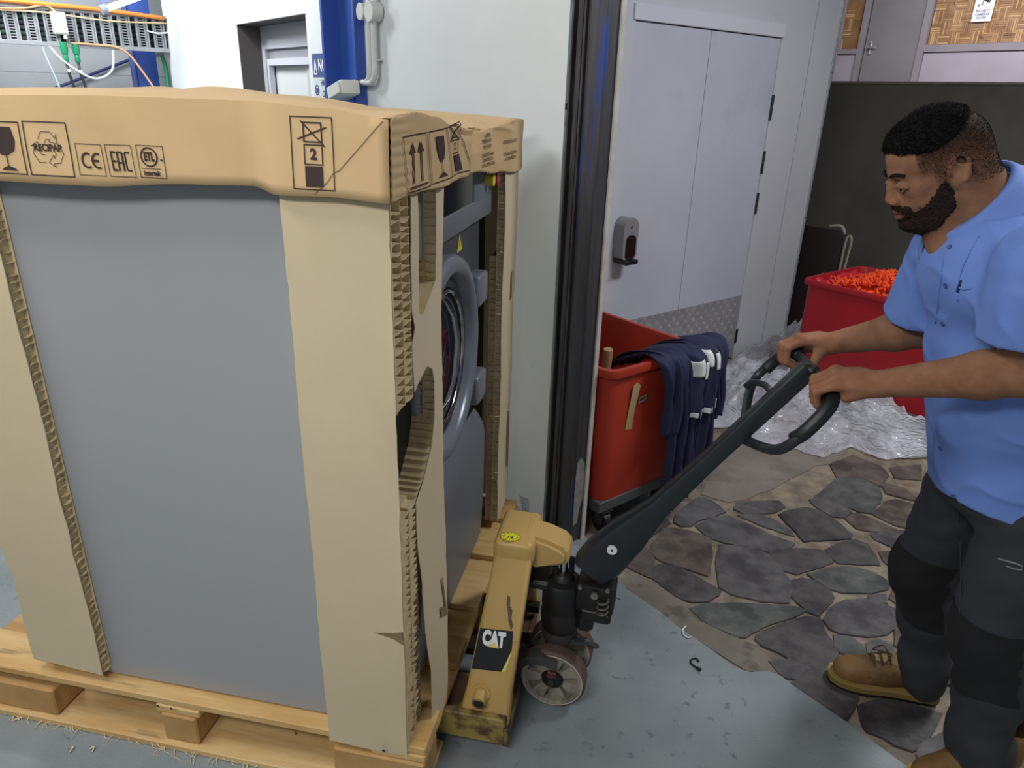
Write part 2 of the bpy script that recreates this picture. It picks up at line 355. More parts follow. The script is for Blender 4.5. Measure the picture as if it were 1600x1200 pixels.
for (z0,z1) in ((.12,.22),(1.02,1.155),(1.275,1.415),(1.60,1.75)):
    zm=(z0+z1)/2
    mb=MB(); mb.cyl((A+.004,D1-.001,z0),(A+.004,D1-.001,zm-.004),.0075,n=12); mb.cyl((A+.004,D1-.001,zm+.004),(A+.004,D1-.001,z1),.0075,n=12); mb.cyl((A+.004,D1-.001,zm-.005),(A+.004,D1-.001,zm+.005),.005,n=8)
    mb.build('hinge',m_hin,dr,smooth=True,angle=40)
# retaining wall and upper building
mb=MB(); mb.box(-6,6,4.6,4.75,0,1.88); struct('wall_far',mb,m_olive)
mb=MB(); mb.box(-6,6,4.585,4.76,1.875,1.895,bev=.004); struct('trim_4',mb,mat('pale_coping','#8f8d88',.8,col2='#7a7872',vs=20))
mb=MB(); mb.box(-7,8,4.75,9.4,1.2,1.30); struct('floor_upper',mb,m_strip)
mb=MB(); mb.box(-9.5,8,-3.6,11,3.4,3.5); struct('ceiling',mb,m_ceil)
# ---------------- upper building front ----------------
UB=8.2
mb=MB(); mb.box(-7,-4.1,UB+.02,UB+.1,1.3,3.4); mb.box(-4.1,5,UB+.06,UB+.1,1.3,3.4)
up=struct('wall_upper',mb,m_taupe)
mb=MB()
for (a0,a1,z0,z1) in ((-4.0,-3.89,1.3,3.4),(-3.62,-3.55,1.3,3.4),(-2.84,-2.76,1.3,3.4),(-3.89,-3.62,2.34,2.40),(-2.76,4.0,2.34,2.42),(-.9,-.82,1.3,3.4),(1.2,1.28,1.3,3.4)):
    mb.box(a0,a1,UB-.01,UB+.06,z0,z1)
mb.build('frame_rail',m_taupe,up)
mb=MB(); mb.box(-3.89,-3.62,UB+.02,UB+.055,1.3,2.335); mb.build('dado_panel',m_taupe2,up)
mb=MB(); mb.box(-2.755,-.9,UB+.02,UB+.055,1.3,2.33); mb.build('dado_panel',m_taupe2,up)
mb=MB(); mb.box(-.82,1.2,UB+.02,UB+.055,1.3,2.33); mb.build('dado_panel',m_taupe2,up)
d2=bpy.data.objects.new('door_2',None); COL.objects.link(d2); d2['kind']='structure'; room(d2)
mb=MB(); mb.box(-3.53,-2.85,UB+.015,UB+.05,1.3,3.38,bev=.003); mb.build('door_leaf',mat('taupe_door','#7e7980',.5,col2='#878289',vs=2),d2)
mb=MB(); mb.box(-3.462,-3.437,UB-.006,UB+.015,2.33,2.49,bev=.004); mb.cyl((-3.45,UB-.006,2.41),(-3.45,UB-.045,2.41),.009,n=12); mb.box(-3.46,-3.35,UB-.055,UB-.04,2.40,2.422,bev=.004); mb.build('door_handle',mat('bright_metal','#c9cad2',.25,metal=.8),d2)
# woven bamboo: bundles of strips, alternating direction
m_bam=[mat('bamboo_%d'%i,c,.6,col2=c2,vs=5,stretch=(1,1,1),col3='#6b4a30',vs3=7,lo3=.6,hi3=.72) for i,(c,c2) in enumerate((('#b5916a','#a27a52'),('#9c7650','#85603e'),('#c8a57c','#b58d62'),('#a88566','#8f6c4f')))]
mb=MB(); mb.box(-3.89,-3.62,UB+.045,UB+.058,2.40,3.4).box(-2.76,-.9,UB+.045,UB+.058,2.42,3.4).box(-.82,1.2,UB+.045,UB+.058,2.42,3.4); mb.build('panel_backing',mat('bamboo_dark','#4a3423',.8),up)
strips={}
def bam(a0,a1,z0,z1):
    u=.118; n=5; w=u/n
    ia=int((a1-a0)/u)+2; iz=int((z1-z0)/u)+2
    for i in range(ia):
        for j in range(iz):
            ca=a0+u*i; cz=z0+u*j; vert=(i+j)%2==0
            for k in range(n):
                l=u*1.12
                if vert: x0,x1,y0,y1=ca+w*k+.0015,ca+w*(k+1)-.0015,cz-.007,cz+u+.007
                else: x0,x1,y0,y1=ca-.007,ca+u+.007,cz+w*k+.0015,cz+w*(k+1)-.0015
                x0=max(x0,a0);x1=min(x1,a1);y0=max(y0,z0);y1=min(y1,z1)
                if x1-x0<.004 or y1-y0<.004: continue
                yield x0,x1,y0,y1,(0 if vert else .004),RNG.randint(4)
cnt=0
rest=MB()
for (a0,a1,z0,z1) in ((-2.75,-1.45,2.425,3.0),(-3.885,-3.625,2.405,3.05)):
    for x0,x1,y0,y1,dp,mi in bam(a0,a1,z0,z1):
        if cnt<290 and x1-x0>.01 and y1-y0>.01:
            mb=MB(); dd=RNG.uniform(0,.002); mb.box(x0,x1,UB+.034+dp+dd,UB+.04+dp+dd,y0,y1); mb.build('bamboo_strip',m_bam[mi],up); cnt+=1
        else: rest.box(x0,x1,UB+.034+dp,UB+.04+dp,y0,y1)
for (a0,a1,z0,z1) in ((-1.45,-.9,2.425,3.0),(-2.75,-.9,3.0,3.38),(-.82,1.2,2.425,3.38),(-3.885,-3.625,3.05,3.38)):
    for x0,x1,y0,y1,dp,mi in bam(a0,a1,z0,z1): rest.box(x0,x1,UB+.034+dp,UB+.04+dp,y0,y1)
o=rest.build('bamboo_weave',m_bam[1],up); o['kind']='stuff'
# camera notice
m_white=mat('paper_white','#eef0f6',.6); m_ink=mat('ink_dark','#23232b',.7); m_inkb=mat('ink_blue','#3c4f86',.7)
nt_=thing('camera_notice','small white notice with a black security camera picture on the bamboo wall','sign',rw(-2.19,UB-.001,2.80),UA)
mb=MB(); mb.box(-.105,.105,-.004,0,-.15,.15); mb.build('sheet',m_white,nt_)
pr=Print(lambda x,y:Vector((x,-.006,y)))
c,s0=math.cos(math.radians(-30)),math.sin(math.radians(-30))
R=lambda x,y:(x*c-y*s0,x*s0+y*c+.085)
pr.fill([R(-.05,-.02),R(.05,-.02),R(.05,.02),R(-.05,.02)]); pr.fill([R(.052,-.014),R(.064,-.014),R(.064,.014),R(.052,.014)]); pr.path([R(-.01,-.02),(-.02,.03),(-.06,.02)],.008); pr.line(-.06,.0,-.06,.035,.008)
pr.build('camera_icon',m_ink,nt_)
pr=Print(lambda x,y:Vector((x,-.006,y))); 
for t_,y_ in (('SECURITY',-.04),('CAMERAS',-.075),('IN USE',-.11)): pr=Print(lambda x,y:Vector((x,-.006,y))); pr.text(t_,0,y_,.034,.0008); pr.build('lettering',m_inkb,nt_)
# ---------------- dispenser ----------------
dp=thing('soap_dispenser','grey oval soap dispenser with black drip nozzle on the white double door','dispenser',rw(A+.0-.006,1.225,.86),UA)
m_gp=mat('grey_plastic','#8e8f92',.35); m_bp=mat('black_plastic','#17181b',.3)
def slab_round(mb,w,h,d,z0,x0=0,n=10,bev=.012):
    pts=[]
    for cx,cz,a0 in ((w/2-w*.45,h-w*.45,0),(-w/2+w*.45,h-w*.45,90),(-w/2+w*.3,w*.3,180),(w/2-w*.3,w*.3,270)):
        rr=w*.45 if a0<180 else w*.3
        for i in range(n+1): t=math.radians(a0+90*i/n); pts.append((cx+rr*math.cos(t),cz+rr*math.sin(t)))
    mb.prism(pts,d,axes((x0,0,z0),(0,1,0),(0,0,1),(1,0,0)),bev=bev)
mb=MB(); slab_round(mb,.115,.235,.085,.0); mb.build('housing',m_gp,dp,smooth=True,angle=50)
mb=MB(); slab_round(mb,.072,.13,.012,.012,.082,bev=.004); mb.build('window',m_bp,dp,smooth=True,angle=50)
mb=MB(); mb.box(.01,.115,-.05,.05,-.022,.006,bev=.010,seg=3); mb.build('nozzle_tray',m_bp,dp,smooth=True,angle=50)
mb=MB(); mb.cyl((.085,0,.185),(.089,0,.185),.008,n=12); mb.build('key_button',mat('grey_mid','#65676b',.4),dp)
# ---------------- blue column, conduits, sign ----------------
col=thing('blue_column','glossy blue steel column standing against the bay wall','column',P0,UA)
mb=MB(); mb.box(-1.805,-1.78,-.12,.0,0,3.4); mb.box(-1.78,-1.60,-.035,-.022,0,3.4); mb.box(-1.60,-1.575,-.055,.0,0,3.4); mb.build('section',m_bluep,col,bev=.003)
m_con=mat('white_conduit','#c6c9c6',.4)
cb=thing('conduit','pair of white conduits bending down beside the blue column','conduit',P0,UA)
mb=MB()
for (a0,dr_) in ((-1.475,0),(-1.425,.0)):
    pts=[(a0+.02,-.03,2.12)]+[(a0,-.03,1.98),(a0-.002,-.03,1.86)]+[(a0-.06+.06*math.cos(t),-.03-dr_,1.80-.065*math.sin(t)) for t in [math.radians(x) for x in range(0,100,12)]]+[(a0-.17,-.03,1.735)]
    mb=MB(); mb.tube(pts,.0145,n=12); mb.build('pipe',m_con,cb,smooth=True)
mb=MB()
for z in (2.03,): 
    mb.cyl((-1.50,-.005,2.035),(-1.50,-.06,2.035),.036,n=20); mb.cyl((-1.415,-.005,2.03),(-1.415,-.06,2.03),.042,n=20)
mb.build('junction_cup',m_con,cb,smooth=True,angle=40)
mb=MB(); mb.box(-1.45,-1.40,-.035,.0,1.828,1.836,bev=.003); mb.build('saddle_clip',m_con,cb)
sb=thing('switch_box','small tilted white plastic box at the foot of the conduits','box',rw(-1.60,-.1,1.70),UA)
Mx=Matrix.Rotation(math.radians(-14),4,'Y'); mb=MB(); mb.box(-.09,.055,-.05,.05,-.03,.035,M=Mx,bev=.01,seg=2); mb.build('body',mat('ivory_plastic','#d6dad2',.4),sb,smooth=True,angle=40)
mb=MB(); mb.box(-.085,.05,-.062,-.05,-.026,.028,M=Mx,bev=.004); mb.build('lid',mat('ivory_plastic',''),sb)
sg=thing('hazard_sign','blue and white hazard notice half hidden behind the blue column','sign',rw(-2.05,-.002,1.74),UA)
mb=MB(); mb.box(-.145,.15,-.004,0,-.12,.02); mb.build('board',mat('sign_pale','#c9d3cf',.4),sg)
mb=MB(); mb.box(-.145,.15,-.006,-.003,.02,.135); mb.build('header',mat('sign_blue','#3f5488',.4),sg)
pr=Print(lambda x,y:Vector((x,-.0075,y))); pr.path([(-.125,.035),(-.085,.035),(-.105,.105)],.007,True); pr.line(-.105,.055,-.105,.085,.007); pr.build('warning_symbol',m_white,sg); pr=Print(lambda x,y:Vector((x,-.0075,y))); pr.text('NOTICE',.045,.075,.085,.002,sx=.72); pr.build('header_lettering',m_white,sg)
pr=Print(lambda x,y:Vector((x,-.0055,y))); pr.text('HAZARDOUS',.05,-.01,.045,.001,sx=.75); pr.build('lettering',m_inkb,sg); pr=Print(lambda x,y:Vector((x,-.0055,y))); pr.text('CHEMICALS',.05,-.065,.045,.001,sx=.75); pr.build('lettering',m_inkb,sg); pr=Print(lambda x,y:Vector((x,-.0055,y))); pr.arc(-.105,-.045,.024,0,360,.007); pr.fill([(-.12,-.06),(-.09,-.06),(-.09,-.035),(-.12,-.035)]); pr.build('mask_symbol',m_inkb,sg)
# ---------------- far left: back wall, cable ladder and cables ----------------
mb=MB(); mb.box(-6.3,-6.2,-6,1.2,0,3.4); mb.box(-6.2,-5.2,.42,.5,0,3.4); wl_=struct('wall_left',mb,mat('grey_wall','#b9bdbf',.6,col2='#aeb2b4',vs=1.5))
mb=MB(); mb.box(-6.2,-6.196,-6,.4,1.765,1.77); mb.build('joint_line',mat('panel_joint',''),wl_)
c2=thing('blue_column','blue steel column at the far left behind the cable ladder','column',P0,UA)
mb=MB(); mb.box(-5.75,-5.55,-.20,-.185,0,3.4).box(-5.75,-5.735,-.2,-.02,0,3.4).box(-5.565,-5.55,-.2,-.02,0,3.4); mb.build('section',m_bluep,c2)
br=thing('diagonal_brace','thin dark blue diagonal brace rod on the grey back wall','brace',P0,UA)
mb=MB(); mb.tube([(-6.15,-.95,1.56),(-6.15,.25,2.05)],.013,n=8); mb.build('rod',mat('navy_paint','#27306c',.5),br)
m_galv=mat('galvanised','#9a9ea1',.5,metal=.2,col2='#888c90',vs=8)
RA=-5.15
ra=thing('cable_ladder','galvanised cable ladder with slotted uprights on the far left wall','cable ladder',P0,UA)
mb=MB(); mb.box(RA-.004,RA+.03,-2.4,.03,1.945,1.975); mb.build('rail',m_galv,ra,bev=.002)
mb=MB(); mb.box(RA-.004,RA+.03,-2.4,.03,2.195,2.22); mb.build('rail',m_galv,ra,bev=.002)
for i in range(17):
    b0=-.065-i*.1275
    mb=MB(); w=.092
    # slotted channel: side flanges plus a web with slots
    mb.box(RA-.01,RA+.022,b0-w/2,b0-w/2+.012,1.975,2.195); mb.box(RA-.01,RA+.022,b0+w/2-.012,b0+w/2,1.975,2.195)
    mb.box(RA+.0,RA+.006,b0-w/2,b0-.017,1.975,2.195); mb.box(RA+.0,RA+.006,b0+.017,b0+w/2,1.975,2.195)
    for k in range(12): mb.box(RA,RA+.006,b0-.017,b0+.017,1.975+.0195*k,1.975+.0195*k+.0075)
    mb.box(RA+.006,RA+.012,b0-.03,b0-.02,1.975,2.195); mb.box(RA+.006,RA+.012,b0+.02,b0+.03,1.975,2.195)
    mb.build('slotted_upright',m_galv,ra)
bd=thing('slot_darkener','dark grey and green cables added behind the ladder uprights to darken the slots','cable',P0,UA)  # dark tubes added so the slots in the uprights read dark
for i_,(z_,c_) in enumerate(((1.995,'#2c3034'),(2.03,'#263f36'),(2.068,'#33363b'),(2.105,'#2b2f33'),(2.142,'#29443a'),(2.178,'#303338'))):
    mb=MB(); mb.tube([(RA-.035,-2.4,z_),(RA-.035,-1.2,z_-.004),(RA-.035,-.0,z_)],.0195,n=8); mb.build('dark_run',mat('bundle_%d'%i_,c_,.6),bd,smooth=True)
m_or=mat('orange_conduit','#e0863a',.4); m_or2=mat('peach_cable','#dd9f72',.5); m_wc=mat('white_cable','#d5dadb',.5); m_gr=mat('green_plug','#1f8a5a',.35); m_bk=mat('black_cable','#24272b',.5)
def cable(name,label,pts,r,m,cat='cable',group=None,n=8):
    # smooth through points with catmull-rom
    P=[Vector(p) for p in pts]; out=[]
    for i in range(len(P)-1):
        p0=P[max(i-1,0)];p1=P[i];p2=P[i+1];p3=P[min(i+2,len(P)-1)]
        for k in range(6):
            t=k/6; out.append(.5*((2*p1)+(p2-p0)*t+(2*p0-5*p1+4*p2-p3)*t*t+(-p0+3*p1-3*p2+p3)*t**3))
    out.append(P[-1]); mb=MB(); mb.tube(out,r,n=n); o=mb.build(name,m,None,smooth=True); room(o); return tag(o,label,cat,group)
cable('conduit','thick orange conduit running along the top of the cable ladder',[(RA+.05,-2.4,2.245),(RA+.05,-1.2,2.235),(RA+.05,-.5,2.225),(RA+.05,-.02,2.20)],.016,m_or,'conduit')
cable('cable','peach cable looping over the ladder top at the left edge',[(RA+.045,-2.3,2.18),(RA+.05,-1.25,2.18),(RA+.05,-1.0,2.19),(RA+.055,-.85,2.225),(RA+.055,-.78,2.17)],.008,m_or2)
cable('cable','thin cream cable sagging along the front of the slotted uprights',[(RA+.045,-2.3,2.15),(RA+.045,-1.3,2.165),(RA+.045,-.9,2.175),(RA+.045,-.7,2.165),(RA+.045,-.4,2.15),(RA+.045,0,2.165)],.006,mat('cream_cable','#d6bb91',.5))
cable('cable','orange cable dropping from the ladder bottom beside the blue column',[(RA+.04,-.72,1.975),(RA+.045,-.55,1.972),(RA+.045,-.42,1.965),(RA+.05,-.33,1.92),(RA+.05,-.26,1.82),(RA+.05,-.17,1.66),(RA+.05,-.1,1.5)],.008,m_or2)
cable('cable','white cable hanging in a deep loop under the ladder',[(RA+.02,-.88,1.96),(RA+.03,-.80,1.85),(RA+.035,-.66,1.745),(RA+.035,-.56,1.73),(RA+.03,-.46,1.80),(RA+.02,-.43,1.95)],.0085,m_wc)
cable('cable','thin pale blue cable hanging left of the two green plugs',[(RA+.02,-.92,1.95),(RA+.02,-.90,1.85),(RA+.02,-.86,1.68),(RA+.02,-.84,1.5)],.006,mat('pale_cable','#b9cbd4',.5))
cable('cable','white cable coil end against the wall edge at the ladder',[(RA+.03,-.16,2.10),(RA+.04,-.08,2.085),(RA+.03,.02,2.10)],.007,m_wc)
for k,b0 in enumerate((-.775,-.695)):
    pg=thing('green_plug','green connector with black cable hanging under the ladder, %s of the two'%('left' if k==0 else 'right'),'plug',rw(RA+.02,b0,1.95),UA,'green plugs under the cable ladder')
    mb=MB(); mb.lathe([(.001,.03),(.026,.03),(.028,-.02),(.022,-.055),(.016,-.06),(.020,-.075),(.020,-.105),(.012,-.115),(.001,-.115)],n=16); mb.build('shell',m_gr,pg,smooth=True,angle=40)
    mb=MB(); mb.tube([(0,0,-.11),(0,.005,-.2),(0,.02,-.28),(0,.03,-.5)],.010,n=10); mb.build('lead',m_bk,pg,smooth=True)
    mb=MB(); mb.cyl((0,.006,-.165),(0,.008,-.185),.0125,n=12); mb.build('cable_tag',m_white,pg)
jb=thing('junction_box','white junction box hanging on the cable ladder','box',rw(RA+.03,-.775,2.0),UA)
mb=MB(); mb.box(0,.05,-.055,.045,.03,.185,bev=.006,seg=2); mb.build('body',mat('ivory_plastic',''),jb,smooth=True,angle=40)
mb=MB(); mb.box(.05,.056,-.048,.038,.036,.178,bev=.003); mb.build('lid',mat('ivory_plastic',''),jb)
mb=MB(); mb.cyl((.03,.02,.03),(.03,.02,-.0),.014,n=14); mb.build('gland',mat('ivory_plastic',''),jb,smooth=True,angle=40)
gc=cable('cable','green earth cables running down the wall edge at the far left',[(-5.3,-.03,1.93),(-5.3,-.01,1.8),(-5.3,-.02,1.5)],.018,mat('green_cable','#3f9a6c',.4))
# fluorescent tube fitting
ft=thing('fluorescent_lamp','glowing fluorescent tube light slung at the top left over the cable ladder','lamp',rw(-4.7,-.42,2.24),UA)
mb=MB(); mb.tube([(0,-.09,-.035),(0,.75,.31)],.021,n=12); mb.build('tube',mat('tube_glow','#f4f8ff',.5,emit=5),ft)
mb=MB(); mb.tube([(-.03,-.12,.02),(-.03,.80,.40)],.034,n=4); mb.build('batten',mat('batten_white','#6d76a8',.4),ft)
mb=MB(); mb.tube([(-.01,-.125,-.05),(-.01,-.085,-.033)],.034,n=14); mb.build('end_cap',mat('batten_grey','#8b8f9c',.4),ft)
# small printed dark lumps seen over the box: dark case on a shelf
# ---------------- pallet ----------------
BX=lambda o: (setattr(o,'location',NB),setattr(o,'rotation_euler',(0,0,BA)))
m_wood=[mat('pine_%d'%i,c,.65,col2=c2,vs=3,stretch=(1,7,7),bump=.3,bs=14,col3=c3,vs3=3.5,lo3=.62,hi3=.75) for i,(c,c2,c3) in enumerate((('#dcba80','#c69b5c','#7d6242'),('#cba56b','#b58a50','#7a5d3c'),('#dfc28b','#cda76c','#8b6c45')))]
pa=thing('pallet','pine block pallet under the boxed washer, splintered along its front edge','pallet',NB,BA)
X0,X1=-1.36,.045
w_=[-.01,.20,.44,.66,.90,1.12,1.26]
for i,(a,b) in enumerate(((.005,.135),(.30,.42),(.56,.70),(.84,.95),(1.09,1.235))):
    mb=MB(); mb.box(X0,X1,a,b,.137,.160,bev=.003); mb.build('deck_board',m_wood[i%3],pa)
for i,(a,b) in enumerate(((X0,-1.24),(-.72,-.59),(-.10,X1))):
    mb=MB(); mb.box(a,b,-.0,1.23,.115,.137,bev=.003); mb.build('cross_board',m_wood[(i+1)%3],pa)
for w0 in (-.006,.57,1.12):
    for i,(a,b) in enumerate(((X0+.0,-1.045),(-.705,-.60),(-.205,X1))):
        if w0>0 : a,b=((X0,-1.24),(-.72,-.58),(-.10,X1))[i]
        mb=MB(); mb.box(a,b,w0,w0+.11,.024,.115,bev=.005); mb.build('block',mat('block_wood','#c59e66',.7,col2='#b08850',vs=9,stretch=(1,5,1),bump=.3,bs=20,col3='#8f6f48',vs3=5,lo3=.6,hi3=.75),pa)
for i,(a,b) in enumerate(((-.02,.16),(.55,.70),(1.10,1.24))):
    mb=MB(); mb.box(X0,X1,a,b,.0,.022,bev=.003); mb.build('bottom_board',m_wood[(i+2)%3],pa)
mb=MB()
for i in range(70):
    x=RNG.uniform(X0,.0); L=RNG.uniform(.01,.035)*(2 if RNG.rand()<.12 else 1); a=RNG.uniform(-2.6,-.5); cz=.004+RNG.uniform(0,.012)
    p=[(x,-.018,cz),(x+L*.5*math.cos(a),-.018+L*.5*math.sin(a)*.9,max(.002,cz-.004)),(x+L*math.cos(a+.5),-.018+L*math.sin(a+.5),.002)]
    mb.tube(p,[.0011,.0009,.0003],n=4)
o=mb.build('splinters',mat('splinter','#e6d2a4',.7),pa); o['kind']='stuff'
nl=MB()
for x in (-1.3,-.70,-.66,-.30,-.06): nl.cyl((x,-.0125,.149),(x,-.0135,.149),.0045,n=8)
nl.build('nail_heads',mat('nail_dark','#55483a',.6,metal=.5),pa)['kind']='stuff'
# wood offcut beyond
# ---------------- washing machine ----------------
wm=thing('washing_machine','grey industrial front-loading washer standing in its opened carton','washing machine',NB,BA)
m_grey=mat('machine_grey','#9b9fa3',.42,col2='#a0a4a8',vs=1,bump=.02,bs=200); m_dgrey=mat('machine_dark','#4b4e54',.4); m_blk=mat('machine_black','#0e0f12',.45)
m_sil=mat('door_silver','#868c95',.3,metal=.25); m_fas=mat('fascia_grey','#6e737a',.38)
mb=MB(); mb.box(-1.08,-.12,.050,.995,.163,1.60,bev=.004); mb.build('cabinet',m_grey,wm)
mb=MB(); mb.box(-.12,-.07,.055,.99,.70,1.385,bev=.004); mb.build('front_panel',m_dgrey,wm)
mb=MB(); mb.box(-.125,-.085,.99,1.14,.165,1.59,bev=.004); mb.build('void_shade_slab',m_blk,wm)  # black slab stands in for the dark void beside the cabinet
mb=MB(); mb.box(-.1,-.064,.055,.258,.165,1.59,bev=.004); mb.build('edge_pillar',m_blk,wm)
# fascia with display (frame around dark glass)
mb=MB(); 
mb.box(-.10,-.03,.06,.99,1.35,1.415,bev=.008,seg=3); mb.box(-.10,-.03,.765,.99,1.405,1.585,bev=.008,seg=3); mb.box(-.10,-.03,.06,.40,1.405,1.585,bev=.008,seg=3); mb.box(-.12,-.09,.06,.99,1.37,1.5)
mb.build('control_fascia',m_fas,wm,smooth=True,angle=30)
mb=MB(); mb.box(-.09,-.034,.40,.80,1.41,1.585); mb.build('display',mat('display_glass','#10131a',.12),wm)
DC=(.557,1.005)
Md=axes((-.07,DC[0],DC[1]),(0,1,0),(0,0,1),(1,0,0))
mb=MB(); mb.lathe([(.292,0),(.295,.02),(.288,.034),(.268,.041),(.250,.038),(.240,.022),(.235,.0),(.228,-.012)],Md,n=64); mb.build('door_ring',m_sil,wm,smooth=True)
mb=MB(); mb.lathe([(.238,.0),(.224,.010),(.205,.012),(.200,.0),(.188,-.02)],Md,n=64); mb.build('door_gasket',mat('gasket','#2f343d',.3),wm,smooth=True)
mb=MB(); mb.lathe([(.2,.006),(.196,.014),(.190,.016),(.186,.008)],Md,n=64); mb.build('chrome_rim',mat('chrome','#c8ccd4',.12,metal=1),wm,smooth=True)
mb=MB(); mb.lathe([(.001,.035),(.06,.033),(.12,.022),(.17,.0),(.19,-.015)],Md,n=48); mb.build('door_glass',mat('dark_glass','#151b26',.06,coat=.5),wm,smooth=True)
for z in (1.135,.805):
    mb=MB(); mb.box(-.075,-.022,.81,.925,z-.05,z+.05,bev=.012,seg=3); mb.build('hinge',m_sil,wm,smooth=True,angle=40)
mb=MB(); 
# lower kick panel with a curved shoulder
prof=[(-.12,.165),(-.045,.165),(-.036,.35),(-.034,.585),(-.040,.625),(-.060,.665),(-.085,.69),(-.12,.70)]
mb.prism([(p[0],p[1]) for p in prof],.90,axes((0,.96,0),(1,0,0),(0,0,1),(0,-1,0))); mb.build('service_panel',m_fas,wm,smooth=True,angle=30)
mb=MB(); mb.box(-.08,-.068,.07,.96,.690,.712); mb.build('panel_gap',m_blk,wm)
mb=MB(); mb.cyl((-.06,.905,1.462),(-.005,.905,1.462),.018,n=18); mb.build('selector_yellow',mat('knob_yellow','#d8cf3a',.4),wm,smooth=True,angle=40)
mb=MB(); mb.cyl((-.06,.965,1.462),(-.005,.965,1.462),.021,n=18); mb.build('stop_button',mat('knob_red','#a52233',.4),wm,smooth=True,angle=40)
pr=Print(lambda x,y:Vector((-.0685,x,y))); pr.fill([(.715,1.275),(.775,1.275),(.745,1.325)]); pr.build('warning_triangle',mat('sticker_yellow','#d9cf32',.5),wm)
pr=Print(lambda x,y:Vector((-.0678,x,y))); pr.fill([(.742,1.288),(.748,1.288),(.747,1.305),(.743,1.305)]); pr.fill([(.740,1.300),(.748,1.300),(.752,1.314)]); pr.build('warning_mark',m_ink,wm)
# ---------------- cardboard corner posts ----------------
m_card=mat('cardboard','#d2c2a2',.8,col2='#cabb99',vs=1.6,bump=.12,bs=70,col3='#bda680',vs3=2.2,lo3=.6,hi3=.8)
m_cardc=mat('cardboard_core','#dac9a2',.85,col2='#cebc94',vs=25)
m_capm=mat('cardboard_lid','#cfb183',.75,col2='#c8a97a',vs=1.8,bump=.1,bs=60,col3='#bf9d6c',vs3=2.5,lo3=.6,hi3=.8)
def flute(mb,o,ew,ed,wd,depth,z0,z1,pitch=.0195,seed=0,th=.0014):
    """stack of paper cell walls: o=corner, ew=unit across the opening, ed=unit pointing into the board"""
    o=Vector(o);ew=Vector(ew);ed=Vector(ed); r=random.Random(seed); z=z0+.004
    while z<z1-.004:
        dz=r.uniform(-.003,.003); sag=r.uniform(-.005,.004); dd=r.uniform(-.003,.004); n=4
        rows=[]
        for k in range(n+1):
            t=k/n; fr=o+ew*wd*t+Vector((0,0,z+dz*t+sag*math.sin(math.pi*t))); 
            a=fr-ed*(dd*math.sin(math.pi*t)*1.0)-Vector((0,0,r.uniform(0,.0025))); b=fr+ed*depth
            rows.append((a,b))
        for s_,fl in ((0,False),(th,True)):
            vs=[(mb.b.verts.new(a+Vector((0,0,s_))),mb.b.verts.new(b+Vector((0,0,s_)))) for a,b in rows]
            for p,q in zip(vs,vs[1:]): mb.b.faces.new((p[0],p[1],q[1],q[0]))
            if fl:
                for k in range(n): mb.b.faces.new((prev[k][0],prev[k+1][0],vs[k+1][0],vs[k][0]))
            prev=vs
        z+=pitch*r.uniform(.85,1.15)
def outx(w,z):   # how far the front board bulges out near its foot
    t=min(max((.85-z)/.7,0),1); return .048*t*t*(3-2*t)*min(w/.15,1)
cp=thing('corner_post','thick near cardboard corner post with torn honeycomb edge and hand hole','cardboard',NB,BA)
# side liner
def sheet(name,poly,f,th,m,parent,sub=.03,jit=0):
    """flat polygon (triangulated fan after boundary subdivision) mapped by f(u,v)->3D, thickened by solidify"""
    P=[]
    n=len(poly)
    for i in range(n):
        a=Vector(poly[i]);b=Vector(poly[(i+1)%n]); L=(b-a).length; k=max(1,int(L/sub))
        for j in range(k):
            q=a.lerp(b,j/k)
            if j and jit: q=q+Vector((RNG.normal(),RNG.normal()))*jit
            P.append(q)
    bm=bmesh.new(); vs=[bm.verts.new((p.x,p.y,0)) for p in P]; fc=bm.faces.new(vs)
    us=[p.x for p in P]; vz=[p.y for p in P]
    for ax,lo,hi in ((0,min(us),max(us)),(1,min(vz),max(vz))):
        c=lo+.05
        while c<hi:
            nn=Vector((1,0,0)) if ax==0 else Vector((0,1,0))
            bmesh.ops.bisect_plane(bm,geom=bm.verts[:]+bm.edges[:]+bm.faces[:],plane_co=nn*c,plane_no=nn); c+=.05
    for v in bm.verts: v.co=Vector(f(v.co.x,v.co.y))
    bmesh.ops.recalc_face_normals(bm,faces=bm.faces)
    if th: bmesh.ops.solidify(bm,geom=bm.faces[:]+bm.edges[:]+bm.verts[:],thickness=th)
    me=bpy.data.meshes.new(name); bm.to_mesh(me); bm.free(); me.materials.append(m)
    me.polygons.foreach_set('use_smooth',[True]*len(me.polygons)); me.set_sharp_from_angle(angle=math.radians(30))
    return link(bpy.data.objects.new(name,me),parent)
def wob(a,b,s): return .0022*math.sin(a*9+s)+.0018*math.sin(b*11+s*2)
sheet('side_liner',[(-.213,.134),(-.002,.126),(-.001,.35),(.0,.36),(-.0,.50),(-.075,.515),(-.012,.525),(0,.53),(0,1.52),(-.213,1.52),(-.213,.72),(-.206,.70),(-.213,.69)],lambda x,z:(x,-.001+wob(x,z,0)*(1 if x<-.01 else 0),z),.002,m_card,cp,jit=.0006)
mb=MB(); mb.box(-.209,-.062,.004,.010,.15,1.52); mb.box(-.212,-.206,.0,.048,.163,1.52); mb.build('board_body',m_cardc,cp)
mb=MB(); mb.poly([(-.075,-.002,.5145),(-.03,-.0025,.506),(-.0,-.003,.492),(-.004,-.003,.53),(-.03,-.003,.522)]); mb.build('torn_gap',mat('tear_shadow','#857355',.9),cp)
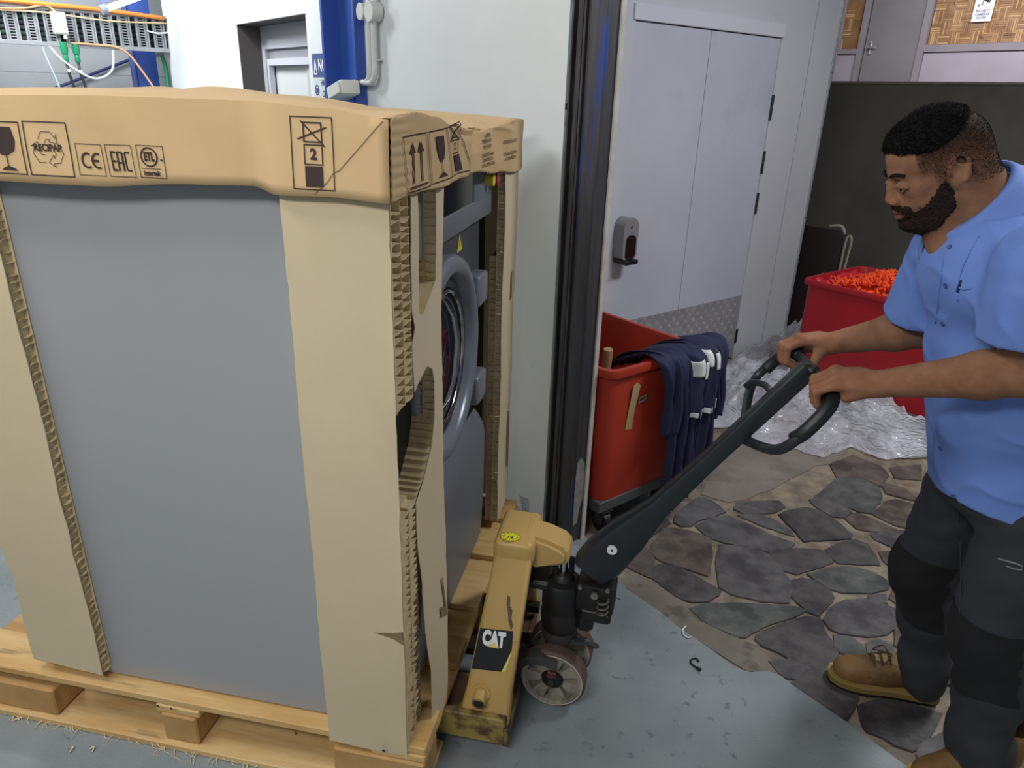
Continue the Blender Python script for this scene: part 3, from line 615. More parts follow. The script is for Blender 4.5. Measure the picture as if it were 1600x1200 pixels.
# front liner with slot and hand hole : right strip w .115..edge
def wr(z):
    tb=((.15,.20),(.30,.215),(.45,.262),(.6,.315),(.75,.335),(1.0,.332),(1.25,.338),(1.52,.352))
    for (a,b),(c,d_) in zip(tb,tb[1:]):
        if z<=c: return b+(d_-b)*max(0,(z-a)/(c-a))
    return .352
L=[(.115,1.52),(.163,1.52),(.163,1.25),(.195,1.245),(.292,1.30),(.290,1.52),(.352,1.52)]
R_=[(wr(z),z) for z in (1.4,1.25,1.1,1.0,.9,.8,.7,.6,.52,.45,.38,.30,.22,.15)]
# left edge going up from the foot, with hand-hole cutout
Lf=[(.10,.135),(.105,.30),(.098,.45),(.112,.60),(.104,.70),(.105,.815),(.17,.845),(.235,.90),(.262,.97),(.268,1.06),(.255,1.095),(.22,1.115),(.17,1.105),(.118,1.09),(.112,1.2),(.135,1.235),(.118,1.27),(.112,1.4)]
sheet('front_liner',L+R_+Lf,lambda w,z:(.001+outx(w,z)+wob(w,z,2),w,z),.002,m_card,cp,jit=.0012,sub=.02)
# exposed cells at the corner (two columns)
mb=MB()
for (z0,z1,sd) in ((.14,.83,1),(1.085,1.52,3)):
    flute(mb,(0,.008,0),(0,1,0),(-1,0,0),.050,.024,z0,z1,seed=sd)
    flute(mb,(0,.061,0),(0,1,0),(-1,0,0),.050,.024,z0,z1,seed=sd+1)
mb.build('corner_core',m_cardc,cp)['kind']='stuff'
mb=MB()
for (z0,z1) in ((.14,.83),(1.085,1.52)):
    mb.box(-.045,.0,.0575,.0590,z0,z1); mb.box(-.045,.001,.0035,.0055,z0,z1); mb.box(-.05,-.022,.006,.110,z0,z1); mb.box(-.05,-.002,.1105,.1125,z0,z1)
mb.build('corner_webs',m_cardc,cp)
# bottom plain wedge follows bulge (foot cells pushed out)
# walls of the slot and the hand hole: facing -w, two cell columns along depth
mb=MB()
for k in (0,1): flute(mb,(-.003-.028*k,.290,0),(-1,0,0),(0,1,0),.026,.02,1.26,1.52,seed=20+k)
for k in (0,1): flute(mb,(-.003-.028*k,.268,0),(-1,0,0),(0,1,0),.026,.02,.93,1.09,seed=30+k)
mb.build('cutout_core',m_cardc,cp)['kind']='stuff'
def hole_wall(path,mbx):
    for (a,b) in zip(path,path[1:]):
        for k in (0,1):
            x0=-.002-.029*k; x1=x0-.027
            mbx.box(0,1,0,1,0,1) if False else None
        mbx.poly([(-.002,a[0],a[1]),(-.060,a[0],a[1]),(-.060,b[0],b[1]),(-.002,b[0],b[1])])
mb=MB(); hole_wall([(.292,1.52),(.294,1.30),(.195,1.245),(.163,1.25),(.163,1.52)],mb); hole_wall([(.105,.815),(.17,.845),(.237,.90),(.272,.97),(.272,1.07),(.258,1.10),(.22,1.118),(.17,1.108),(.118,1.09)],mb)
for (z0,z1,w0) in ((1.27,1.52,.289),(.94,1.085,.266)): mb.box(-.0305,-.0285,w0,w0+.004,z0,z1)
for a,b in (((.105,.815),(.17,.845)),((.17,.845),(.237,.90)),((.237,.90),(.270,.96))):
    for k in range(4):
        t=k/4; w0=a[0]+(b[0]-a[0])*t; z0=a[1]+(b[1]-a[1])*t; nx,nz=-(b[1]-a[1]),(b[0]-a[0]); l=math.hypot(nx,nz); mb.poly([(-.002,w0,z0),(-.058,w0,z0),(-.058,w0+nx/l*.006,z0+nz/l*.006),(-.002,w0+nx/l*.006,z0+nz/l*.006)])
mb.build('cutout_walls',m_cardc,cp)
mb=MB(); mb.box(-.062,-.060,.0,.30,.15,.80); mb.box(-.062,-.060,.27,.33,.8,1.52); mb.box(-.062,-.060,.0,.30,1.12,1.52); mb.build('back_liner',m_cardc,cp)
mb=MB(); mb.box(-.0625,-.0605,.055,.262,.79,1.125); mb.build('hole_shade_sheet',m_blk,cp)  # black sheet stands in for the shade inside the hand hole
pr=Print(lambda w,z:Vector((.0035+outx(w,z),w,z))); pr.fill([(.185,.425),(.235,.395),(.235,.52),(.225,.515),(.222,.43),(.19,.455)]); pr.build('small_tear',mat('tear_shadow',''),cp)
# far left post
cl=thing('corner_post','flat cardboard corner post at the left end of the grey washer side','cardboard',NB,BA)
sheet('side_liner',[(-1.105,.195),(-.885,.185),(-.885,1.52),(-1.11,1.52),(-1.11,.60),(-1.098,.45),(-1.108,.3)],lambda x,z:(x,.020+wob(x,z,5),z),.002,m_card,cl,jit=.0012)
mb=MB(); flute(mb,(-.884,.022,0),(0,1,0),(-1,0,0),.026,.012,.19,1.52,seed=50,pitch=.0215); mb.build('edge_core',m_cardc,cl)['kind']='stuff'
mb=MB(); mb.box(-1.10,-.892,.022,.048,.19,1.52); mb.box(-.893,-.882,.0465,.0485,.19,1.52); mb.build('board_body',m_cardc,cl)
# far right post
cf=thing('corner_post','far cardboard corner post beside the white wall, honeycomb facing the washer door','cardboard',NB,BA)
sheet('front_liner',[(1.045,.17),(1.215,.19),(1.225,.55),(1.232,.75),(1.225,.95),(1.25,1.05),(1.245,1.3),(1.25,1.5),(1.045,1.5)],lambda w,z:(.001+wob(w,z,3),w,z),.002,m_card,cf,jit=.002)
mb=MB()
for k in (0,1): flute(mb,(-.002-.0225*k,1.045,0),(-1,0,0),(0,1,0),.0205,.012,.17,1.5 if k==0 else 1.20,seed=60+k,pitch=.021)
mb.build('edge_core',m_cardc,cf)['kind']='stuff'
mb=MB(); mb.box(-.044,-.001,1.055,1.235,.17,1.2); mb.box(-.022,-.001,1.055,1.24,1.2,1.5); mb.box(-.0235,-.0215,1.043,1.06,.17,1.5); mb.box(-.046,-.044,1.043,1.24,.17,1.2); mb.box(-.5,-.0,1.24,1.246,.17,1.5); mb.build('board_body',m_cardc,cf)
mb=MB(); flute(mb,(.0025,1.185,0),(0,1,0),(-1,0,0),.03,.003,.30,.62,seed=70); mb.box(.001,.0026,1.18,1.22,.29,.64); mb.build('torn_window',mat('tear_brown','#7d6a50',.9),cf)['kind']='stuff'
mb=MB(); flute(mb,(.0025,1.175,0),(0,1,0),(-1,0,0),.02,.003,1.02,1.12,seed=71); mb.box(.001,.0026,1.17,1.20,1.02,1.12); mb.build('torn_window',mat('tear_brown',''),cf)['kind']='stuff'
# ---------------- carton lid ----------------
lid=thing('carton_lid','crumpled brown carton lid with printed handling symbols capping the boxed washer','carton lid',NB,BA)
WX,XL=1.245,-1.145
def interp(tb,x):
    if x<=tb[0][0]: return tb[0][1]
    for (a,b),(c,d_) in zip(tb,tb[1:]):
        if x<=c:
            t=(x-a)/(c-a); t=t*t*(3-2*t); return b+(d_-b)*t
    return tb[-1][1]
side_bot=((-1.145,1.51),(-.80,1.512),(-.6,1.512),(-.386,1.526),(-.26,1.529),(-.21,1.517),(-.1,1.520),(.012,1.514))
side_top=((-1.145,1.676),(-.80,1.671),(-.5,1.676),(-.25,1.676),(-.1,1.668),(.012,1.655))
fr_bot=((-.012,1.514),(.083,1.518),(.347,1.509),(.488,1.516),(.57,1.514),(.851,1.489),(1.18,1.465),(1.257,1.463))
fr_top=((-.012,1.657),(.13,1.664),(.24,1.655),(.40,1.632),(.52,1.618),(.70,1.612),(.85,1.610),(.98,1.618),(1.12,1.630),(1.257,1.625))
def s_side(x,z):
    t=(z-1.51)/.16
    o=-.012-.004*math.sin(x*7+1)*(1-t)+.003*math.sin(x*23+z*30)*.4
    q=min(1,max(0,(x+.245)/.045)); o-=.012*q*q*(3-2*q)*(1-.5*t)
    o+=.0035*max(0,1-abs(x+.262)/.02)+.003*max(0,1-abs(x+.515)/.012)
    # diagonal crease from the top corner
    dc=(x+.0)*.72-(z-1.65)*-1*0
    return (x,o,z)
def s_front(w,z):
    t=(z-1.50)/.15; x=.012+.002*math.sin(w*25+z*20)
    # buckled dent around w .35-.6
    x+=.012*math.exp(-((w-.27)/.12)**2)*(1-t)*.6
    def tri(a): a=a%1.0; return 2*abs(2*a-1)-1
    # sharp buckles: a proud ridge at w=.47, a deep crease behind it, stacked creases at the top
    x+=.016*max(0,1-abs(w-.49-.25*(z-1.58))/.05)
    x-=.030*max(0,1-abs(w-.62-.3*(z-1.6))/.09)*max(0,min(1,(z-1.56)/.05))
    x-=.014*max(0,1-abs(w-.86)/.16)*max(0,min(1,(z-1.52)/.06))
    x+=.0045*tri((z*28+w*3.1))*max(0,min(1,(z-1.590)/.02))*max(0,min(1,(w-.38)/.06))*max(0,min(1,(1.15-w)/.1))
    x+=.0018*tri(z*55)*max(0,1-abs(w-.03)/.10)
    return (x,w,z)
V=[];F=[]
def grid(nu,nv,f,vgrid):
    k=len(V)
    for i in range(nu+1):
        for j in range(nv+1): V.append(f(i/nu,j/nv))
    for i in range(nu):
        for j in range(nv): a=k+i*(nv+1)+j; F.append((a,a+nv+1,a+nv+2,a+1))
def gs(u,v): x=XL+(.012-XL)*u; b=interp(side_bot,x); t=interp(side_top,x); return s_side(x,b+(t-b)*v)
def gf(u,v): w=-.012+(1.257+.012)*u; b=interp(fr_bot,w); t=interp(fr_top,w); return s_front(w,b+(t-b)*v)
def top(u,v):
    x=XL+(.012-XL)*u; w=-.012+1.269*v
    za=interp(side_top,x); zb=1.655; xr=interp(fr_top,w); 
    base=za*(1-v)+ (1.668-.0*u)*v
    base=za*(1-v)+(1.655-.012*u)*v
    z=base*(1-u**4)+ (xr)*(u**4) if v>0 else za
    bulge=.032*math.sin(math.pi*min(v*1.3,1))*math.sin(math.pi*min(1,max(0,u*1.05)))*(1-u**4)
    z+=bulge+.004*math.sin(w*17+x*9)*math.sin(math.pi*v)*math.sin(math.pi*u)+ .006*math.sin(x*31+w*12)*math.exp(-((u-.9)/.1)**2)*math.sin(math.pi*v)
    z+= -.010*math.exp(-((x+.55+.3*w)/.05)**2)*math.sin(math.pi*v)
    if u>=1: return s_front(w,interp(fr_top,w))
    if v<=0: return s_side(x,za)
    return (x,w,z)
grid(60,8,gs,0); grid(130,44,gf,0); grid(60,60,top,0)
grid(20,2,lambda u,v:(lambda q:(q[0],1.257,1.47+(q[2]-1.47)*v))(top(1-u,1)),0); grid(10,2,lambda u,v:(XL,-.012+1.269*u,1.51+.165*v),0)
bm=bmesh.new(); bv=[bm.verts.new(v) for v in V]
for f in F:
    try: bm.faces.new([bv[i] for i in f])
    except ValueError: pass
bmesh.ops.remove_doubles(bm,verts=bm.verts,dist=.003); bmesh.ops.recalc_face_normals(bm,faces=bm.faces)
me=bpy.data.meshes.new('shell'); bm.to_mesh(me); bm.free(); me.materials.append(m_capm); me.polygons.foreach_set('use_smooth',[True]*len(me.polygons)); me.set_sharp_from_angle(angle=math.radians(38))
o=link(bpy.data.objects.new('shell',me),lid); md=o.modifiers.new('s','SOLIDIFY'); md.thickness=.003; md.offset=0
m_inkc=mat('carton_ink','#3a2b26',.8); m_inkf=mat('carton_ink_faded','#6b533c',.8,col2='#8b7050',vs=40)
def PS(): return Print(lambda x,z:Vector(s_side(x,z))+Vector((0,-.0032,0)))
def PF(): return Print(lambda w,z:Vector(s_front(w,z))+Vector((.0042,0,0)))
def skewrect(p,c,w): p.path(c,w,True)
p=PS(); p.rect(-.835,-.739,1.528,1.624,.0022); p.fill([(-.81,1.615),(-.758,1.615),(-.753,1.59),(-.758,1.572),(-.775,1.563),(-.79,1.563),(-.81,1.58)]); p.line(-.7785,1.564,-.7785,1.538,.0022); p.fill([(-.795,1.534),(-.757,1.534),(-.765,1.539),(-.778,1.543),(-.789,1.539)]); p.build('fragile_glass_symbol',m_inkc,lid)
p=PS(); p.rect(-.729,-.635,1.528,1.6265,.0022)
for k in range(3):
    a=math.radians(90-120*k); cx,cz=-.683,1.577; 
    def rt(x,z): return (cx+x*math.cos(a-math.pi/2)-z*math.sin(a-math.pi/2),cz+x*math.sin(a-math.pi/2)+z*math.cos(a-math.pi/2))
    p.path([rt(-.018,.018),rt(-.010,.032),rt(.010,.032),rt(.019,.020)],.0011); p.path([rt(-.006,.010),rt(-.001,.018),rt(.008,.018)],.0011); p.path([rt(.008,.018),rt(.004,.014),rt(.022,.011),rt(.022,.028),rt(.019,.020)],.0011)
p.text('RECIPAP',-.683,1.5795,.0175,.0007,sx=.92); p.build('recycling_symbol',m_inkc,lid)
p=PS(); p.rect(-.6225,-.5665,1.5325,1.590,.0013); p.arc(-.601,1.560,.013,60,300,.0042,sx=.9); p.arc(-.579,1.560,.013,65,295,.0042,sx=.9); p.line(-.590,1.560,-.577,1.560,.0042); p.build('conformity_symbol',m_inkc,lid)
p=PS(); p.rect(-.558,-.502,1.533,1.591,.0013)
for z in (1.545,1.5615,1.578): p.line(-.549,z,-.5375,z,.0035)
p.line(-.5475,1.543,-.5475,1.580,.0035); p.path([(-.5345,1.5435),(-.5345,1.578),(-.5245,1.578),(-.5245,1.5435)],.0035); p.line(-.5345,1.559,-.5245,1.559,.003); p.path([(-.509,1.578),(-.519,1.578),(-.519,1.545),(-.509,1.545)],.0035); p.build('eurasian_symbol',m_inkc,lid)
p=PS(); p.rect(-.491,-.4365,1.5345,1.5925,.0013); p.arc(-.467,1.572,.0165,0,360,.003,n=28); p.text('ETL',-.467,1.572,.0165,.0009,sx=.8,sy=1.3); p.text('us',-.4415,1.568,.006,.0003); p.line(-.486,1.551,-.446,1.551,.001); p.text('Intertek',-.466,1.5425,.0125,.0005,sx=.85); p.build('testing_symbol',m_inkc,lid)
p=PS(); p.rect(-.170,-.091,1.5315,1.6545,.0020); p.rect(-.146,-.112,1.613,1.645,.0026); p.line(-.151,1.648,-.107,1.606,.0028); p.line(-.158,1.617,-.102,1.638,.0028); p.rect(-.146,-.112,1.575,1.608,.0022); p.text('2',-.129,1.5915,.026,.0009); p.fill([(-.146,1.572),(-.112,1.572),(-.112,1.536),(-.146,1.536)]); p.build('stacking_symbol',m_inkc,lid)
p=PF(); p.path([(.040,1.624),(.189,1.626),(.199,1.522),(.061,1.523)],.0024,True)
for w in (.095,.148): p.line(w,1.537,w+.002,1.595,.008); p.fill([(w-.018,1.592),(w+.020,1.592),(w+.001,1.613)])
p.line(.075,1.530,.182,1.530,.004); p.build('upright_symbol',m_inkc,lid)
p=PF(); p.path([(.200,1.627),(.324,1.630),(.351,1.525),(.212,1.524)],.0024,True); p.fill([(.238,1.616),(.292,1.616),(.296,1.585),(.288,1.570),(.273,1.562),(.260,1.570),(.246,1.590)]); p.line(.273,1.565,.283,1.540,.003); p.fill([(.252,1.532),(.315,1.532),(.300,1.538),(.283,1.542),(.265,1.537)]); p.build('fragile_glass_symbol',m_inkc,lid)
p=PF(); p.path([(.329,1.630),(.434,1.640),(.488,1.529),(.361,1.526)],.0024,True); p.rect(.365,.42,1.608,1.634,.003); p.line(.355,1.60,.44,1.636,.004); p.line(.44,1.602,.355,1.632,.004); p.rect(.375,.425,1.574,1.602,.0025); p.text('2',.40,1.588,.020,.0007,sx=1.4); p.fill([(.378,1.570),(.43,1.570),(.445,1.534),(.39,1.534)]); p.build('stacking_symbol',m_inkc,lid)
for t,x_,z,s_,sx_ in (('SERIE',.74,1.598,.0125,2.2),('SERIAL N',.74,1.583,.0125,2.2),('POWER',.74,1.568,.0125,2.2),('DIMENS.mm',.74,1.548,.0125,2.2),('DIMENS.in',.74,1.535,.0125,2.2),('VOLUME.m3',.74,1.522,.0125,2.2),('GS7000.LEN',1.05,1.567,.0135,2.6),('1064x1202x1',1.05,1.532,.0135,2.6),('41.9x50.0x',1.05,1.517,.0135,2.6)):
    p=PF(); p.text(t,x_,z,s_,.0004,sx=sx_); p.build('shipping_text',m_inkf,lid)
# diagonal crease tear on the side
p=PS(); p.path([(.003,1.652),(-.03,1.618),(-.058,1.590),(-.068,1.580),(-.080,1.567),(-.092,1.562),(-.105,1.545),(-.130,1.524)],.0016); p.build('crease_tear',mat('tear_brown',''),lid)
# ---------------- pallet truck ----------------
pt_=thing('pallet_truck','worn yellow hand pallet truck with black pump and handle, forks under the pallet','pallet truck',OJ,BA)
JM=Matrix.Translation(OJ)@Matrix.Rotation(BA,4,'Z'); JI=JM.inverted()
def J(p): return JI@Vector(p)
m_yel=mat('truck_yellow','#c6a564',.42,col2='#bd9a57',vs=3,col3='#8a6a34',vs3=7,lo3=.63,hi3=.68,bump=.08,bs=30)
m_yelw=mat('truck_yellow_worn','#a8914e',.6,col2='#8a8440',vs=5,col3='#5a4130',vs3=9,lo3=.46,hi3=.56,bump=.3,bs=30)
m_pump=mat('pump_black','#141416',.5,col2='#1e1c1a',vs=8,col3='#3a322b',vs3=6,lo3=.6,hi3=.75)
m_cast=mat('cast_grey','#4a4846',.6,col2='#3a3836',vs=12,metal=.3)
m_hand=mat('handle_black','#23282d',.36,col2='#292f34',vs=6)
m_rub=mat('black_rubber','#18191b',.45)
for sgn in (-1,1):
    mb=MB(); a,b=sorted((sgn*.105,sgn*.272)); mb.box(-1.02,-.0,a,b,.085,.092); mb.box(-1.02,0,a,a+.006,.035,.085); mb.box(-1.02,0,b-.006,b,.035,.085); mb.box(-1.06,-1.0,a+.02,b-.02,.05,.09,bev=.01)
    mb.build('fork',m_yelw,pt_,bev=.002)
    mb=MB(); mb.cyl((-.93,sgn*.13,.04),(-.93,sgn*.245,.04),.039,n=24); mb.build('fork_roller',m_rub,pt_,smooth=True,angle=40)
    # sloping leg of the A frame
    dy,dz=-.17*sgn*-1*-1,.39
    bot=Vector((0,sgn*.27,.105)); top=Vector((0,sgn*.082,.535)); dl=(top-bot).normalized(); nn=Vector((0,sgn*dl.z,-dl.y*sgn)); nn=Vector((0,dl.z*sgn,abs(dl.y))).normalized()
    L_=(top-bot).length
    M=axes(bot,(1,0,0),dl,Vector((1,0,0)).cross(dl)); sg_=1 if M.to_3x3().col[2].y*sgn>0 else -1
    mb=MB()
    sec=[(-.13,.005,0),(.012,.02,0)]
    o_=0; V8=[]
    for (s_,x0,x1) in ((-.02,-.135,.010),(.08,-.118,.008),(L_,-.078,.026)):
        for zz in (0,-.05*sg_): V8+=[mb.b.verts.new(M@Vector((x0,s_,zz))),mb.b.verts.new(M@Vector((x1,s_,zz)))]
    for k in (0,4):
        A=V8[k:k+4];B_=V8[k+4:k+8]
        for i,j in ((0,1),(1,3),(3,2),(2,0)): mb.b.faces.new((A[i],A[j],B_[j],B_[i]))
    mb.b.faces.new((V8[0],V8[1],V8[3],V8[2])); mb.b.faces.new((V8[8],V8[9],V8[11],V8[10]))
    mb.build('frame_leg',m_yel,pt_,smooth=True,angle=30,bev=.010)
    mb=MB(); a,b=sorted((sgn*.262,sgn*.286)); mb.box(-.21,.004,a,b,.035,.125,bev=.004); mb.box(-.004,.012,min(sgn*.105,sgn*.286),max(sgn*.105,sgn*.286),.03,.095,bev=.002); mb.build('frame_skirt',m_yelw,pt_)
    if sgn<0:
        MLEG=M.copy(); SG=sg_
mb=MB(); 
# shoulder and horn as one rounded casting
mb.box(-.085,.030,-.092,.092,.487,.562,bev=.020,seg=4); 
prof=[(.0,.563),(.06,.552),(.105,.535),(.122,.518),(.126,.500),(.118,.482),(.09,.470),(.03,.462),(.0,.462)]
mb.prism(prof,.096,axes((0,.048,0),(1,0,0),(0,0,1),(0,-1,0)),bev=.012)
mb.build('frame_head',m_yel,pt_,smooth=True,angle=38,bev=.004)
# stickers on the near leg and head
LP=lambda x,s_,h=.0012: MLEG@Vector((x,s_,h*SG))
p=Print(lambda x,y:LP(x,y)); p.fill([(-.096,.243),(-.004,.249),(-.002,.197),(-.024,.134),(-.109,.129)]); p.build('maker_plate',mat('plate_black','#1a1b20',.4),pt_)
p=Print(lambda x,y:LP(x,y,.0018)); p.fill([(-.002,.197),(-.002,.186),(-.014,.136),(-.024,.134)]); p.build('plate_stripe',mat('plate_yellow','#e6dc74',.5),pt_)
p=Print(lambda x,y:LP(x,y,.002)); p.text('CAT',-.055,.218,.040,.0026,sx=.80,sy=1.35); p.build('plate_lettering',m_white,pt_)
p=Print(lambda x,y:LP(x,y,.0026)); p.fill([(-.070,.196),(-.038,.196),(-.054,.212)]); p.build('plate_triangle',mat('plate_yellow',''),pt_)
p=Print(lambda x,y:LP(x,y,.0015)); p.fill([(-.030,.345),(-.022,.340),(-.020,.315),(-.012,.305),(-.013,.285),(-.006,.262),(-.010,.250),(-.020,.275),(-.024,.300),(-.030,.320)]); p.build('paint_scrape',mat('scrape_grey','#5c5548',.6),pt_)
p=Print(lambda x,y:Vector((x-.045,-.0925+y*0-.0008,.527+y))); 
ci=[(.028*math.cos(math.radians(a)),.026*math.sin(math.radians(a))) for a in range(0,360,12)]
p=Print(lambda x,y:Vector((x-.040,y*.75-.062,.5632+0))); p.fill([(x*1.0,y*1.1) for x,y in ci]); p.build('round_sticker',mat('sticker_yellow2','#e2de2f',.45),pt_)
p=Print(lambda x,y:Vector((x-.040,y*.75-.062,.5642)))
p.arc(0,0,.0275,0,360,.0012,n=30); p.text('12',0,-.004,.02,.0006); 
for k in range(12):
    a=math.radians(30*k); p.text(str(k+1),.020*math.sin(a),.022*math.cos(a),.008,.0002)
p.build('sticker_print',m_ink,pt_)
q0=LP(-.075,.066,0); nrm=(LP(0,0,1)-LP(0,0,0)).normalized()
mb=MB(); mb.cyl(q0-nrm*.01,q0+nrm*.006,.026,n=24); mb.cyl(q0,q0+Vector((.0,-.030,-.006)),.019,n=24,cap=False); mb.cyl(q0+Vector((.0,-.030,-.006)),q0+Vector((0,-.018,-.004)),.013,.0125,n=24); mb.build('pivot_tube',m_yel,pt_,smooth=True,angle=40)
e1=q0+Vector((0,-.0305,-.006)); mb=MB(); mb.cyl(e1,e1+Vector((0,-.001,0)),.0125,n=20); mb.build('tube_bore',m_blk,pt_)
mb=MB(); mb.lathe([(.013,0),(.019,0)],axes(e1+Vector((0,-.0012,0)),(1,0,0),(0,0,1),(0,-1,0)),n=24); mb.build('tube_rim',m_yelw,pt_)
# pump
PX=.108
mb=MB(); mb.cyl((PX,0,.40),(PX,0,.475),.0115,n=20); mb.build('piston_rod',mat('chrome',''),pt_,smooth=True,angle=40)
for q_ in (-1,1): mb=MB(); mb.cyl((PX+.022*q_,.01*q_,.42),(PX+.022*q_,.01*q_,.472),.008,n=12); mb.build('guide_pin',m_pump,pt_)
mb=MB(); mb.lathe([(.001,.425),(.024,.425),(.030,.418),(.034,.408),(.052,.402),(.058,.392),(.058,.318),(.0555,.312),(.0555,.300),(.059,.292),(.057,.245),(.052,.235),(.001,.235)],Matrix.Translation((PX,0,0)),n=36); mb.build('pump_body',m_pump,pt_,smooth=True,angle=32)
mb=MB(); mb.box(.0,.075,-.05,.05,.385,.415,bev=.008); mb.box(-.01,.018,-.075,.075,.36,.46,bev=.008); mb.build('frame_bracket',m_pump,pt_)
SM=Matrix.Translation((PX,0,0))@Matrix.Rotation(math.radians(.64)-math.radians(-10)*0-.0,4,'Z')
th=math.radians(-14)-BA   # steer angle in truck frame
SM=Matrix.Translation((PX,0,0))@Matrix.Rotation(th,4,'Z')
mb=MB(); mb.lathe([(.050,.24),(.054,.215),(.044,.18),(.040,.165),(.001,.165)],SM,n=30); 
mb.box(-.035,.035,-.034,.034,.085,.20,M=SM,bev=.012); mb.build('steering_yoke',m_cast,pt_,smooth=True,angle=40)
mb=MB(); mb.cyl(SM@Vector((0,-.10,.1)),SM@Vector((0,.10,.1)),.010,n=14); mb.build('axle',m_cast,pt_)
for sgn in (-1,1):
    yc=sgn*.062; WMx=SM@axes((0,yc,.1),(1,0,0),(0,0,-1),(0,1,0))
    mb=MB(); mb.lathe([(.088,-.026),(.094,-.026),(.0995,-.021),(.1,-.012),(.1,.012),(.0995,.021),(.094,.026),(.088,.026)],WMx,n=48); mb.build('tyre',mat('tyre_brown','#5d4a40',.6,col2='#6f5d52',vs=10,col3='#3f322b',vs3=6,lo3=.5,hi3=.65),pt_,smooth=True,angle=50)
    mb=MB(); mb.lathe([(.0885,-.0262),(.0925,-.0275),(.0925,-.026)],WMx,n=48); mb.lathe([(.0885,.0262),(.0925,.0275),(.0925,.026)],WMx,n=48); mb.build('rim_edge',mat('rim_cream','#c9beb0',.5),pt_,smooth=True)
    mb=MB(); mb.lathe([(.090,-.026),(.078,-.022),(.078,.022),(.090,.026)],WMx,n=48); mb.lathe([(.034,-.020),(.034,.020)],WMx,n=24); mb.lathe([(.032,.002),(.08,.002)],WMx,n=36); 
    mb.build('wheel_rim',mat('rim_alloy','#918b7d',.5,metal=.1,col2='#a8a294',vs=10,col3='#5f5a50',vs3=8,lo3=.55,hi3=.7),pt_,smooth=True,angle=30)
    for k in range(7):
        a=2*math.pi*k/7+.35; mb=MB(); 
        c_,s_=math.cos(a),math.sin(a); P4=[(.032,-.011),(.079,-.022),(.079,.022),(.032,.011)]
        mb.prism([(x*c_-y*s_,x*s_+y*c_) for x,y in P4],.032,WMx@Matrix.Translation((0,0,-.016)),bev=.002)
        mb.build('spoke',mat('rim_alloy',''),pt_)
    mb=MB(); mb.lathe([(.001,-.028),(.022,-.028),(.030,-.022),(.033,-.014),(.033,.014),(.030,.022),(.022,.028),(.001,.028)],WMx,n=28); mb.build('hub',m_rub,pt_,smooth=True,angle=40)
# foot guard strap over near wheel towards the frame
mb=MB(); P_=[SM@Vector(p) for p in ((.01,-.098,.165),(-.03,-.100,.178),(-.075,-.100,.165),(-.115,-.098,.125),(-.16,-.09,.075),(-.19,-.08,.05))]
for a,b in zip(P_,P_[1:]):
    up=Vector((0,0,.016)); out=Vector((0,-.012,0))
    vs=[mb.b.verts.new(v) for v in (a-up,a+up,a+up-out*3,a-up-out*3,b-up,b+up,b+up-out*3,b-up-out*3)]
    for f in ((0,1,5,4),(1,2,6,5),(2,3,7,6),(3,0,4,7),(0,3,2,1),(4,5,6,7)): mb.b.faces.new([vs[i] for i in f])
mb.build('foot_guard',mat('guard_grey','#4b4c4c',.45,col2='#3c3d3d',vs=9),pt_)
mb=MB(); mb.tube([SM@Vector(p) for p in ((.05,.095,.10),(.098,.06,.13),(.075,.0,.195),(.04,-.03,.205))],.010,n=8,flat=2.2); mb.build('foot_guard',mat('guard_grey',''),pt_)
mb=MB(); mb.box(-.014,.014,-.102,-.090,.118,.142,M=SM,bev=.003); mb.build('red_catch',mat('catch_red','#5f2c29',.6),pt_)
mb=MB(); mb.box(-.24,.02,.17,.20,.12,.145); mb.build('lift_rod',m_pump,pt_)
mb=MB(); mb.box(-.24,.06,-.03,.03,.09,.115); mb.build('lift_rod',m_pump,pt_)
# handle socket casting
mb=MB(); mb.box(.045,.155,-.042,.042,.33,.425,M=SM,bev=.010,seg=2); mb.box(.06,.15,-.046,.046,.30,.345,M=SM,bev=.008); mb.box(.05,.10,-.03,.03,.245,.34,M=SM,bev=.012); mb.build('handle_socket',m_pump,pt_,smooth=True,angle=35)
mb=MB(); mb.tube([SM@Vector((.128+.013*math.cos(t),-.046-.0+.0*t,.335+.0035*t/1.0+.013*math.sin(t)*0)) for t in [i*.35 for i in range(54)]][:2],.001)
mb=MB(); hel=[SM@Vector((.125+.015*math.cos(t),-.048+.015*math.sin(t),.335+.0030*t)) for t in [i*.35 for i in range(64)]]; mb.tube(hel,.0035,n=6); mb.build('return_spring',mat('spring_grey','#6a655e',.5,metal=.4),pt_,smooth=True)
for x,z,r in ((.10,.405,.011),(.058,.425,.006),(.135,.43,.006)):
    mb=MB(); mb.cyl(SM@Vector((x,-.050,z)),SM@Vector((x,-.058,z)),r,n=12); mb.build('bolt',mat('bolt_grey','#8a8884',.4,metal=.6),pt_)
